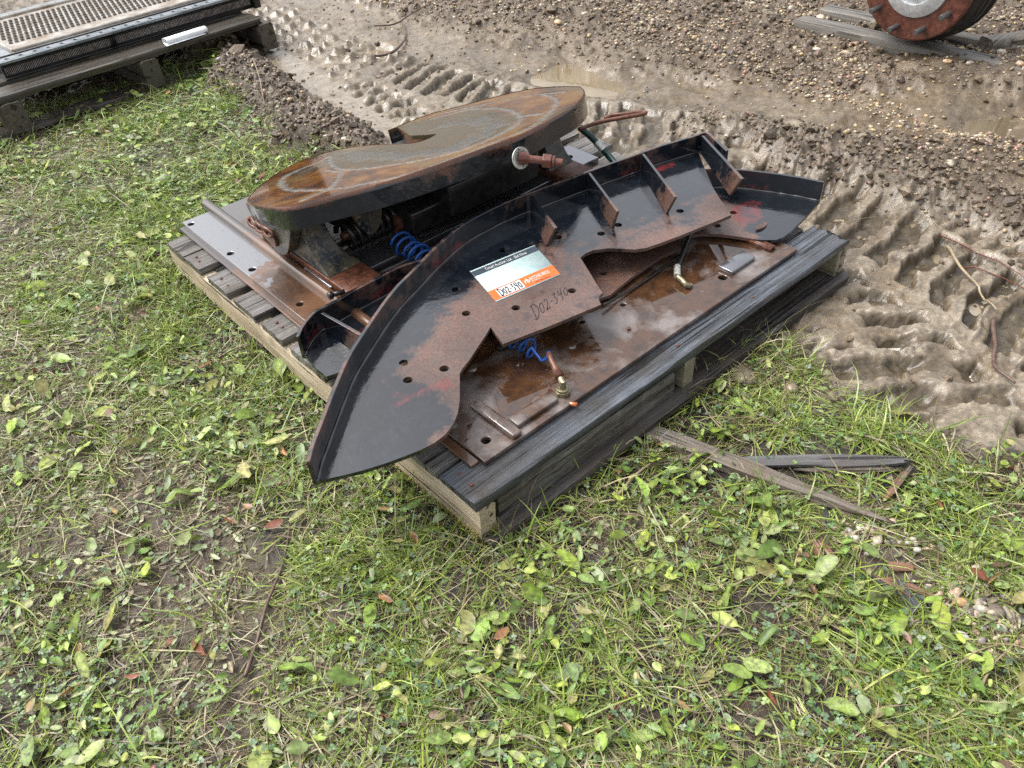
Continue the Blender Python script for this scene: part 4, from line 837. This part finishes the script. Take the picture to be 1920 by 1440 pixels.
# sticker
zs = ZU+.0008; TLc, TRc, BRc, BLc = [PL(x, y, zs) for x, y in ((881, 509), (1002, 459.5), (1051, 515), (930, 566))]
def SQ(u, v, dz=0.): return (TLc*(1-u)+TRc*u)*(1-v)+(BLc*(1-u)+BRc*u)*v+np.array([0, 0, dz])
def squad(b, u0, v0, u1, v1, dz, t=.0004):
    q = [SQ(u0, v1, dz), SQ(u1, v1, dz), SQ(u1, v0, dz), SQ(u0, v0, dz)]; V, Fc = slab(q, t); return b.add(V, Fc)
b = MB(); squad(b, 0, 0, 1, 1, .0004); m = N('sticker_white'); stk = b.build('sticker', m.set(m.mix(m.ramp(m.noise(60, 4), [(.4, 0.), (.6, 1.)]), (.40, .53, .54), (.46, .58, .58)), .3, 0, m.bump(m.noise(50, 3), .3, .002)), up_, uo_)
stk['label'] = 'pale sticker with dark heading, orange footer and hand written number'
ORA = m_simple('sticker_orange', (.55, .12, .02), .3, 0, .08, 40, .1); SLT = m_simple('sticker_slate', (.045, .06, .075), .16, 0, .1, 40, .1); BWH = m_flat('sticker_box_white', (.5, .5, .5), .3); INK = m_flat('ink', (.008, .009, .014), .3)
def sub(name, mat, parts):
    b = MB()
    for q in parts: squad(b, *q)
    return mesh(name, np.array(b.V), b.F, mat, stk, off=uo_, smooth=False)
sub('dark_band', SLT, [(0, .035, 1, .185, .0010)]); sub('orange_band', ORA, [(0.0, .69, 1, .975, .0010)]); sub('number_box', BWH, [(.10, .72, .47, .955, .0016)])
def text(body, u, v, hgt, mat, name, dz=.0016, width=None, bold=0.):
    cu = bpy.data.curves.new('text', 'FONT'); cu.body = body; cu.size = 1; cu.offset = bold; o = bpy.data.objects.new('text', cu); COL.objects.link(o)
    me = o.to_mesh(); V = np.array([v_.co[:] for v_ in me.vertices]); Fc = [tuple(p.vertices) for p in me.polygons]; o.to_mesh_clear(); bpy.data.objects.remove(o)
    V[:, 0] -= V[:, 0].min(); wd = V[:, 0].max(); ex, ey = TRc-TLc, BLc-TLc
    if width: kx = width/wd
    else: kx = hgt*np.linalg.norm(ey)/np.linalg.norm(ex)*1.05
    Vt = [SQ(u+x*kx, v-y*hgt, dz) for x, y, _ in V]
    return mesh(name, Vt, Fc, mat, stk, off=uo_, smooth=False)
text('Timed Auction Lot - Bid Now', .185, .155, .115, BWH, 'heading', width=.64, bold=.004)
text('rb', .505, .88, .17, BWH, 'logo', width=.075, bold=.03); text('RITCHIE BROS.', .595, .855, .125, BWH, 'company_name', width=.31, bold=.012)
text('Auctioneers', .60, .90, .055, BWH, 'company_line', width=.14); text('www.rbauction.com', .63, .955, .06, INK, 'web_address', width=.24)
def strokes(name, lines_, f, w, parent):
    b = MB()
    for l in lines_:
        l = [np.array(p, float) for p in l]; l = spline(l, 4) if len(l) > 2 else l
        V, Fc = ribbon([f(*p) for p in l], w); b.add(V, Fc)
    return mesh(name, np.array(b.V), b.F, INK, parent, off=uo_, smooth=False)
HD = {'D': [[(.22, .02), (.25, .55), (.3, 1)], [(0, .08), (.5, .0), (.95, .35), (.85, .8), (.35, 1.05), (.05, .95)]], '0': [[(.5, .2), (.15, .4), (.2, .8), (.55, .95), (.85, .6), (.7, .25), (.5, .2)]],
      '2': [[(.1, .3), (.45, .1), (.7, .35), (.45, .7), (.1, .98), (.3, .85), (.6, 1.0), (.9, .85)]], '-': [[(.2, .6), (.8, .52)]], '3': [[(.1, .15), (.6, .1), (.35, .42), (.7, .62), (.5, .95), (.1, .98)]],
      '4': [[(.2, .05), (.15, .5), (.8, .45)], [(.75, .0), (.7, .5), (.6, 1.1)]]}
def hand(txt, x0, x1): 
    out = []; ws = [1.2, .9, .9, .6, .9, .9, .9]; tot = sum(ws[:len(txt)]); x = x0
    for ch, w_ in zip(txt, ws):
        s = (x1-x0)*w_/tot
        for l in HD[ch]: out.append([(x+a*s*.88, b_) for a, b_ in l])
        x += s
    return out
strokes('hand_written_number', hand('D02-340', 0, 1), lambda a, b_: SQ(.11+.345*a, .735+.20*b_, .0021), .0026, stk)
# the same number written straight on the steel
h0, h1, g0, g1 = [PL(x, y, ZU+.0006) for x, y in ((993, 574), (1063, 533), (1003, 600), (1068, 550))]
o2 = strokes('hand_written_number', hand('D02-340', 0, 1), lambda a, b_: (h0*(1-a)+h1*a)*(1-b_)+(g0*(1-a)+g1*a)*b_, .0021, up_); o2['label'] = 'lot number hand written on the rusty plate'

# ------------------------------------------------------------------ cooler on its own pallet, upper left
G0 = P(10, 250, 0); G1 = P(500, 88, 0); gd = G1-G0; YB = math.atan2(gd[1], gd[0]); BU = np.array([math.cos(YB), math.sin(YB), 0]); BV = np.array([-math.sin(YB), math.cos(YB), 0])
LB = np.linalg.norm(gd); CLb = np.array([(CAMP-G0)@BU, (CAMP-G0)@BV, CH])
def PB(x, y, z): q = P(x, y, z)-G0; return np.array([q@BU, q@BV, q[2]])
p2 = thing('wooden_pallet', 'dark old pallet under the finned cooler, beyond the grass', 'pallet', G0+BU*LB*.5+BV*.5, YB); p2o = np.array([LB*.5, .5, 0])
ZD = .175
eR = PB(499, 35, ZD)
print('pallet2', LB, PB(0, 176, ZD), eR, PB(498, 45, ZD-.03))
vf = (PB(0, 176, ZD)[1]+eR[1])/2
DKB = m_wood('dark_pallet_wood', 0, (.035, .030, .025), (.09, .078, .062), (.05, .042, .032), (.25, .45), .5)
for i, (v0, w) in enumerate([(vf+.0, .135), (vf+.19, .12), (vf+.40, .12), (vf+.62, .12), (vf+.9, .13)]):
    V, Fc = plank((-.55, v0+w/2, ZD), (eR[0], v0+w/2, ZD), w, .028, 80+i, rough=.003, jag=(.01, .02)); mesh('deck_board', V, Fc, DKB, p2, off=p2o, sharp=50)
SD2 = m_wood('dark_stringer_wood', 1, (.05, .042, .033), (.12, .10, .08), (.07, .06, .045), (.4, .6), .6)
for i, u in enumerate((.055, LB*.5+.01, LB-.03)):
    V, Fc = plank((u, vf-.02, ZD-.03), (u, vf+1.05, ZD-.03), .085, ZD-.045, 90+i, rough=.004, wp=[(0, 1), (1, 1)]); mesh('stringer', V, Fc, SD2, p2, off=p2o, sharp=50)
V, Fc = plank((-.5, vf+.06, .016), (LB*.98, vf+.06, .016), .11, .018, 95, rough=.005); mesh('bottom_board', V, Fc, BOT, p2, off=p2o, sharp=50)
coo = thing('finned_cooler', 'large finned radiator core with perforated galvanised top, lying on a pallet', 'radiator', G0+BU*.5+BV*(vf+.5)+np.array([0, 0, ZD]), YB); coff = np.array([.5, vf+.5, ZD])
zc = .262; fa, fb_ = PB(2, 112, zc), PB(415, -2, zc); dirf = fb_-fa; print('cooler front', fa, fb_, PB(460, 17, ZD+.01), PB(0, 150, ZD+.01))
ucl = fa[0]-.02; vfr = .10; ucr = PB(468, 14, ZD)[0]
FIN = N('cooler_fins'); s_ = FIN.co((150, 1, 1)); wv = FIN.n('ShaderNodeTexWave', wave_type='BANDS', bands_direction='X'); wv.inputs['Scale'].default_value = .5; wv.inputs['Distortion'].default_value = .6; FIN.l(s_, wv.inputs[0])
FINM = FIN.set(FIN.mix(FIN.ramp(FIN.noise(14, 4), [(.4, 0.), (.7, 1.)]), (.012, .013, .015), (.04, .036, .034)), .35, 0, FIN.bump(wv.outputs['Fac'], .6, .003))
b = MB(); b.box((ucl, vfr, ZD+.002), (ucr, vfr+.75, zc-.012)); b.build('core', FINM, coo, coff, sharp=30)
b = MB(); u = ucl+.01                                     # comb of fin edges along the front
while u < ucr-.01: b.box((u, vfr-.006, ZD+.024), (u+.0022, vfr-.0005, ZD+.056)); u += .0075
b.build('fin_edges', m_simple('fin_edge_metal', (.34, .30, .27), .4, 0, .5, 40), coo, coff, smooth=False)
b = MB()
for z in (ZD+.006, ZD+.066, ZD+.10): b.box((ucl-.002, vfr-.010, z), (ucr, vfr-.0007, z+.006))
b.build('core_rail', DARK, coo, coff)
um = PB(225, 75, .25)[0]; b = MB()
for k in range(4): b.box((um+.009*k, vfr-.014, ZD+.003), (um+.009*k+.003, vfr-.007, zc-.014))
b.build('bracket', DARK, coo, coff)
b = MB(); b.box((ucr+.002, vfr-.03, ZD+.002), (ucr+.04, vfr+.72, zc+.10)); b.build('end_post', DARK, coo, coff, bevel=.004)
m = N('galvanised'); n1 = m.noise(16, 6, .65); n2 = m.noise(90, 4); GALV = m.set(m.mix(m.ramp(n1, [(.38, 0.), (.60, 1.)]), (.13, .155, .18), (.26, .285, .30)), .34, .35, m.bump(n2, .3, .001))
m = N('limed_panel'); n1 = m.noise(12, 6, .65); n2 = m.noise(70, 5); LIME_P = m.set(m.mix(m.ramp(n1, [(.40, 0.), (.50, .5), (.66, 1.)]), (.34, .33, .30), (.17, .12, .08)), .45, 0, m.bump(n2, .6, .002))
# flange frame with bolt holes: an L seen from above, plus the tube sheet
hf0, hf1 = PB(12, 110, zc), PB(408, 0, zc); v1_ = (PB(200, 62, zc)[1]+PB(2, 118, zc)[1])/2; vT0 = PB(200, 34, zc)[1]; vT1 = PB(70, 30, zc)[1]; vE = vT1+.13
hd_ = []; k = 0; u = hf0[0]
step = (hf1[0]-hf0[0])/16.8
while u < ucr-.02: hd_.append(((u, 0., zc), .0085)); u += step
vA = v1_
fpl = [(ucl-.01, vA, zc), (ucr-.01, vA, zc), (ucr-.01, vA+.085, zc), (ucl+.085, vA+.085, zc), (ucl+.085, vE+.09, zc), (ucl-.01, vE+.09, zc)]
hd_ = [((c[0], vA+.038, zc), .0105) for c, r in hd_]+[((ucl+.025, vA+.038+.073*k, zc), .0105) for k in range(1, 9)]
V, Fc = slab(fpl, .012, hd_); mesh('flange_frame', V, Fc, GALV, coo, off=coff, sharp=30, bevel=.0015)
hd2 = [((ucl+.13+.073*k, vE+.045, zc+.0), .0105) for k in range(24) if ucl+.13+.073*k < ucr-.03]
V, Fc = slab(rect(ucl+.087, ucr-.01, vE, vE+.09, zc), .012, hd2); mesh('flange_frame', V, Fc, GALV, coo, off=coff, sharp=30, bevel=.0015)
V, Fc = slab(rect(ucl+.087, ucr-.012, vA+.087, vE-.002, zc+.004), .014, (), (0, 0, 1)); mesh('tube_sheet', V, Fc, LIME_P, coo, off=coff, sharp=30, bevel=.003)
b = MB(); b.tube([(ucl+.095, vA+.100, zc+.006), (ucr-.015, vA+.100, zc+.006)], .010, 10); b.tube([(ucl+.098, vA+.10, zc+.006), (ucl+.098, vE-.01, zc+.006)], .010, 10); b.tube([(ucl+.095, vE-.03, zc+.006), (ucr-.015, vE-.03, zc+.006)], .012, 10); b.build('sheet_lip', LIME_P, coo, coff, sharp=50)
tubes = []; r_ = 0; v = vT0
while v < vT1+.01:
    u = ucl+.135+(.0135 if r_ % 2 else 0)
    while u < ucr-.03: tubes.append((u, v)); u += .027
    v += .047; r_ += 1
b = MB()
for u, v in tubes: b.tube([(u, v, zc+.0042), (u, v, zc+.011)], [.0098, .0090], 9)
b.build('tube_ends', m_simple('tube_end_metal', (.17, .15, .13), .45, 0, .5, 30, .3), coo, coff, sharp=40)['kind'] = 'stuff'
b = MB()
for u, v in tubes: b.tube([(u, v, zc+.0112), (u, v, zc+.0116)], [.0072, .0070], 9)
b.build('bore_shade', m_flat('bore_shade_black', (.012, .010, .009), .7), coo, coff)['kind'] = 'stuff'  # black discs on solid stubs, painted shade for the tube insides
# white paper roll
q = [PB(x, y, ZD+.010) for x, y in ((310, 81), (386, 57))]; d = q[1]-q[0]; d /= np.linalg.norm(d); s = np.array([-d[1], d[0], 0])
rl = thing('paper_roll', 'loosely rolled white paper sheet lying on the dark pallet board', 'paper', G0+BU*q[0][0]+BV*q[0][1]+np.array([0, 0, ZD]), YB); ro = np.array([q[0][0], q[0][1], ZD])
V = []; na = 16
for i in range(9):
    c = q[0]*(1-i/8)+q[1]*(i/8)
    for k in range(na+1):
        w = -.3+k/na*2*math.pi*1.15; r = .013+.0035*k/na; V.append(c+s*r*1.5*math.cos(w)+np.array([0, 0, r*math.sin(w)+.008]))
Fc = [(i*(na+1)+k, (i+1)*(na+1)+k, (i+1)*(na+1)+k+1, i*(na+1)+k+1) for i in range(8) for k in range(na)]
o = mesh('rolled_sheet', V, Fc, WHITE, rl, off=ro); sm_ = o.modifiers.new('thick', 'SOLIDIFY'); sm_.thickness = .0008
b = MB(); V, Fc = slab([q[0]-d*.015+s*-.035, q[1]-d*.02+s*-.035, q[1]-d*.03+s*.022, q[0]+s*.022], .001); V = [v+np.array([0, 0, -.004]) for v in V]; mesh('loose_flap', V, Fc, WHITE, rl, off=ro)

# ------------------------------------------------------------------ wheel hub and timbers, upper right
HC = P(1722, -33, .36); hl = toL(HC); hub = thing('wheel_hub', 'rusty wheel hub with studs on a ribbed black brake drum', 'wheel hub', W(hl[0], hl[1], .0), YAW); ho = np.array([hl[0], hl[1], 0.])
dist = np.linalg.norm(HC-CAMP); RF = 85/F*dist; print('hub', hl, 'R', RF)
def disc(prof, name, mat, n=48, **k):    # lathe about the u axis at HC; prof = (offset along +u, radius)
    V = []; 
    for a_, r in prof:
        for i in range(n): w = 2*math.pi*i/n; V.append((hl[0]+a_, hl[1]+r*math.cos(w), hl[2]+r*math.sin(w)))
    Fs = [(i*n+j, (i+1)*n+j, (i+1)*n+(j+1) % n, i*n+(j+1) % n) for i in range(len(prof)-1) for j in range(n)]
    return mesh(name, V, Fs, mat, hub, off=ho, sharp=30, **k)
disc([(0, RF*.60), (-.001, RF*.97), (.004, RF), (.022, RF), (.03, RF*.93), (.05, RF*.90)], 'hub_flange', RUST2)
disc([(-.03, .001), (-.03, RF*.20), (-.012, RF*.22), (-.012, RF*.34), (-.024, RF*.36), (-.018, RF*.50), (-.008, RF*.585), (.004, RF*.60)], 'hub_cap', m_simple('cast_aluminium', (.55, .57, .58), .35, .3, .25, 30, .3))
dk = [(.028, RF*.9)]; a0 = .03
for i, (a_, r) in enumerate([(.035, 1.04), (.05, 1.13), (.06, 1.15), (.068, 1.12), (.082, 1.12), (.088, 1.17), (.10, 1.18), (.106, 1.14), (.128, 1.14), (.134, 1.19), (.148, 1.20), (.156, 1.15), (.185, 1.15), (.195, 1.22), (.225, 1.23), (.235, 1.17), (.26, 1.17), (.265, .9)]): dk.append((a_, (r-.07)*RF if a_ < .2 else (r-.09)*RF))
disc(dk, 'brake_drum', m_simple('wet_black_drum', (.013, .014, .017), .22, 0, .5, 30, .4, .002))
for i in range(10):
    w = -math.pi/2+.22+2*math.pi*i/10; c = np.array([hl[0], hl[1]+RF*.80*math.cos(w), hl[2]+RF*.80*math.sin(w)])
    MB().tube([c-[.001, 0, 0], c-[.070, 0, 0], c-[.074, 0, 0]], [.0125, .0125, .010], 14).build('wheel_stud', m_simple('stud_steel', (.10, .10, .10), .35, .4, .3, 200, .6) if i == 0 else bpy.data.materials['stud_steel'], hub, ho, sharp=40)
sk = thing('timber_skid', 'weathered grey timber skid under the wheel hub', 'skid', W(hl[0]+.2, hl[1], 0), YAW); sko = np.array([hl[0]+.2, hl[1], 0])
GT = m_wood('grey_timber', 1, (.08, .072, .062), (.19, .175, .155), (.12, .105, .085), (.45, .6), .6)
zb = hl[2]-RF*1.17-.004
for i, (u, w) in enumerate(((.14, .10), (.36, .10))):
    V, Fc = plank((hl[0]+u, hl[1]-.55, zb), (hl[0]+u, hl[1]+.6, zb), w, max(zb-.004, .05), 110+i, rough=.004, wp=[(0, 1), (1, 1)]); mesh('timber', V, Fc, GT, sk, off=sko, sharp=50)
tb = PL(1905, 95, .05); V, Fc = plank(tb+[-.10, .10, .06], tb+[.6, -.30, .06], .09, .09, 120, rough=.004)
t3 = thing('loose_timber', 'short grey timber at the right edge behind the brake drum', 'timber', W(*tb[:2], 0), YAW); mesh('beam', V, Fc, OLDW, t3, off=np.array([tb[0], tb[1], 0]), sharp=50)

# ------------------------------------------------------------------ broken planks, chips, sticks
def wpt(x, y, h=0.): q = P(x, y, h); return np.array([q[0], q[1], 0]), q
def piece(name, label, cat, px0, px1, w, t, mat, sd_, h=.012, wp=None, jag=(.0, .03), group=None, rough=.004, partname='wood'):
    a, b_ = P(*px0, h), P(*px1, h); a[2] = b_[2] = 0; za = float(gz(np.array([a[0]]), np.array([a[1]]))[0]); zb_ = float(gz(np.array([b_[0]]), np.array([b_[1]]))[0])
    L = np.linalg.norm(b_-a); yw = math.atan2(*(b_-a)[[1, 0]]); z0 = max(za, zb_)
    V, Fc = plank((0, 0, za-z0+t+.004), (L, 0, zb_-z0+t+.004), w, t, sd_, nl=max(10, min(40, int(L/.012))), rough=rough, wp=wp, jag=jag)
    o = mesh(name, V, Fc, mat, None, sharp=50, loc=(a[0], a[1], z0), rz=yw); return tag(o, label, cat, group)
piece('broken_plank', 'long brown split plank ending in a thin point, lying in the weeds', 'wood', (1218, 800), (1676, 980), .048, .022, OLDW, 130, .014, [(0, .9), (.2, 1), (.4, 1.0), (.6, .8), (.8, .5), (1, .12)], rough=.005)
piece('broken_plank', 'flat dark grey split board lying across the split plank', 'wood', (1380, 852), (1706, 858), .034, .013, m_wood('dark_grey_split', 0, (.05, .05, .052), (.13, .13, .13), (.08, .07, .065), (.3, .5), .6), 131, .026, [(0, .5), (.1, .95), (.6, 1.), (.9, .7), (1, .4)])
piece('broken_plank', 'thin pale sliver lying below the dark grey split board', 'wood', (1490, 874), (1690, 876), .012, .006, OLDW, 132, .014, [(0, .2), (.2, 1), (.7, 1.), (1, .3)])
CHIP = m_wood('red_wood_chip', 0, (.10, .045, .028), (.30, .17, .10), (.16, .08, .05), (.3, .5), .5); CHIPD = m_wood('blue_grey_chip', 0, (.03, .034, .038), (.07, .078, .085), (.05, .05, .05), (.3, .5), .5)
chips = [((1525, 1005), (1550, 1052), .016, CHIP), ((1537, 1003), (1568, 1040), .014, CHIP), ((1668, 1050), (1722, 1053), .018, CHIP), ((1655, 1085), (1678, 1080), .012, CHIP), ((1630, 1065), (1700, 1110), .016, CHIPD), ((1690, 1075), (1725, 1130), .020, CHIPD), ((1688, 1096), (1720, 1146), .014, CHIPD), ((1640, 1070), (1712, 1112), .010, CHIP),
         ((1592, 1062), (1610, 1075), .012, CHIPD), ((1700, 1090), (1765, 1120), .010, CHIP), ((1720, 1105), (1770, 1135), .012, CHIPD), ((1495, 1025), (1528, 1030), .010, CHIP), ((1660, 1095), (1685, 1083), .011, CHIP), ((1660, 932), (1700, 880), .014, CHIP), ((1712, 868), (1664, 928), .010, OLDW), ((1550, 945), (1552, 980), .010, CHIPD)]
lab = ['upright reddish chip at the left of the rotten wood', 'second reddish chip leaning beside the leftmost one', 'short orange brown chip lying level above the rotten wood', 'small reddish chip near the middle of the rotten wood', 'long blue grey splinter at the left of the dark pile', 'thick blue grey splinter at the right of the dark pile', 'blue grey splinter reaching lowest in the dark pile', 'thin reddish splinter lying along the long blue grey one',
       'tiny dark chip between the reddish chips and the pile', 'thin reddish splinter at the right end of the pile', 'dark splinter furthest right in the pile', 'small reddish chip lying level, furthest left', 'tiny orange chip crossing the top of the pile', 'reddish splinter below the end of the grey board', 'grey brown splinter rising to the end of the grey board', 'short dark splinter standing under the long split plank']
for i, ((a, b_, w, mt), l) in enumerate(zip(chips, lab)):
    piece('wood_chip', l, 'wood chip', a, b_, w, .006, mt, 140+i, .008+.006*(i % 3), [(0, .6), (.3, 1), (.8, .9), (1, .5)], (.006, .008), 'rotten wood chips in the soil')
def twig(label, px, r, mat, h=.012, r1=None):
    pts = []
    for x, y in px: pts.append(P(x, y, h))
    pts = spline(pts, 7); n = len(pts); q = np.array(pts); zz_ = np.maximum(gz(q[:, 0], q[:, 1]), -.03); zs_ = np.array([zz_[max(0, i-3):i+4].max() for i in range(n)]); zs_ = np.convolve(np.pad(zs_, 2, 'edge'), np.ones(5)/5, 'valid')
    for p, z_ in zip(pts, zs_): p[2] = z_+max(r*.7, h*.4)
    o0 = pts[0].copy()
    b = MB().tube([p-o0 for p in pts], list(np.linspace(r, r1 or r*.4, n)), 7); o = b.build('twig', mat); o.location = Vector([float(c) for c in o0]); return tag(o, label, 'twig')
STK = m_simple('brown_twig', (.10, .06, .045), .4, 0, .5, 60, .5); REDT = m_simple('red_twig', (.13, .035, .022), .35, 0, .3, 60, .3); PALE = m_simple('pale_stem', (.26, .205, .13), .45, 0, .3, 60, .3)
twig('long dark red brown twig lying in the trampled grass at lower left', [(455, 1262), (478, 1200), (500, 1130), (525, 1060), (537, 1010), (540, 975)], .0045, STK, .02)
twig('red twig crossing the mud beside the wheel track, the upper one', [(1765, 432), (1820, 458), (1870, 487), (1930, 522)], .0028, REDT)
twig('red brown twig in the mud, the lower of the two at the right edge', [(1812, 495), (1860, 515), (1930, 540)], .0028, REDT)
twig('pale root lying over the wheel track at the right', [(1778, 455), (1795, 490), (1830, 527), (1850, 555), (1872, 575)], .0055, PALE, .02)
twig('muddy brown root at the right edge of the wheel track', [(1866, 590), (1870, 630), (1866, 665), (1872, 690), (1905, 715)], .007, STK, .02)
twig('bent dark branch lying on the far wheel track', [(690, 90), (735, 88), (755, 65), (757, 40), (740, 10)], .009, STK, .03)
twig('second dark branch crossing the bent one', [(700, 35), (740, 33), (775, 15), (800, 5)], .006, STK, .03)
twig('pale dry stem on the clods beside the wheel track', [(478, 125), (490, 160), (498, 205)], .003, PALE, .09)
twig('brown stick poking from the grass at the left corner of the pallet', [(255, 480), (290, 468), (315, 463)], .004, STK, .03)
twig('pale bent straw stem below the middle stringer', [(1305, 708), (1335, 760), (1380, 800), (1410, 812)], .0022, PALE, .04)
twig('pale cut stem in the grass in front of the pallet', [(1156, 920), (1195, 875), (1230, 845)], .005, PALE, .03)
twig('dark red stem in the grass at bottom centre', [(700, 1330), (740, 1348), (775, 1362)], .003, REDT, .02)
twig('dark red stem in the grass at bottom right of centre', [(1115, 1370), (1150, 1330), (1185, 1285)], .003, REDT, .02)
def debris(name, label, cat, px, z, size, mat, seed):    # bark flake resting on the load
    g_ = np.random.default_rng(seed); q = PL(*px, z); n = 9; out = []
    for k in range(n): w = 2*math.pi*k/n; out.append(q+np.array([size[0]*math.cos(w)*g_.uniform(.7, 1.1), size[1]*math.sin(w)*g_.uniform(.7, 1.1), .006]))
    V, Fc = slab(out, .006); wq = W(*q[:2], z); V = [v-np.array([q[0], q[1], z]) for v in V]
    return tag(mesh(name, V, Fc, mat, None, sharp=40, loc=wq, rz=YAW), label, cat)
debris('bark_flake', 'brown bark flake lying on the pointed end of the lower plate', 'bark', (1428, 426), ZL, (.030, .010), STK, 1)
debris('bark_flake', 'dark crumb of bark on the front board near its right end', 'bark', (1432, 507), .131, (.03, .006), STK, 2)
debris('bark_flake', 'small brown bark chip on the front board by the bed edge', 'bark', (1407, 519), .131, (.011, .007), STK, 3)
debris('bark_flake', 'flat pale bark bit on the front board, rightmost of the crumbs', 'bark', (1463, 487), .131, (.014, .006), STK, 4)
debris('bark_flake', 'rusty scrap on the puddled front plate', 'scrap', (1179, 618), .145, (.007, .005), RUST, 5)
# larger stones one can pick out
def stone(label, px, r, col, seed, h=.0, flat=.6):
    q = P(*px, .01); B, Fc = ICO2; g_ = np.random.default_rng(seed); V = B*(1+.12*g_.normal(size=(len(B), 1))*.6)*np.array([r*1.25, r*.95, r*flat]); th = g_.uniform(0, 6.28); c, s = math.cos(th), math.sin(th)
    V = np.stack([V[:, 0]*c-V[:, 1]*s, V[:, 0]*s+V[:, 1]*c, V[:, 2]+r*flat*.55], 1); z = float(gz(q[:1], q[1:2])[0])
    o = mesh('stone', V, Fc, STONEM, loc=(q[0], q[1], z), attrs={'col': ('FLOAT_COLOR', np.tile((*col, 1), (len(V), 1)))}); return tag(o, label, 'stone')
for i, a_ in enumerate([('round orange tan pebble at lower right', (1806, 1120), .012, (.42, .27, .13)), ('squarish tan stone under the tip of the split plank', (1570, 982), .011, (.36, .27, .18)), ('white angular stone beside the squarish tan one', (1614, 985), .008, (.6, .5, .42)),
    ('pale stone below the dark chips', (1705, 1157), .012, (.62, .55, .42)), ('pinkish stone at lower right', (1834, 1142), .009, (.45, .31, .27)), ('pale stone on the bare soil above the round leaf', (1808, 1183), .012, (.55, .52, .46)), ('white flat stone at the gravel by the top right', (1530, 98), .016, (.50, .46, .40)), ('orange tan stone on the dark bank below the brake drum', (1768, 140), .016, (.52, .33, .19)),
    ('tan stone at the right edge of the dark bank', (1900, 153), .018, (.42, .3, .2)), ('pink cobble in the clod ridge at right', (1722, 303), .018, (.42, .28, .22)), ('grey slab like stone in the clod ridge at right', (1688, 300),   .022, (.15, .135, .12)), ('tan pebble beside the pallet of the cooler', (123, 211), .017, (.52, .38, .24)), ('large tan pebble in gravel near the top middle', (1046, 45), .022, (.5, .36, .2)),
    ('tan pebble near the top edge left of the hub', (1535, 50), .022, (.55, .42, .3)), ('muddy flat stone beside the front of the pallet', (1395, 702), .034, (.15, .12, .085)), ('pale round muddy stone in the weeds by the pallet', (1486, 722), .018, (.22, .17, .12)), ('light brown pebble on the bare mud at far left', (14, 1253), .008, (.4, .26, .13))]):
    stone(*a_, 200+i, flat=.45 if 'flat' in a_[0] or 'slab' in a_[0] else .65)
print('done', len(bpy.data.objects))
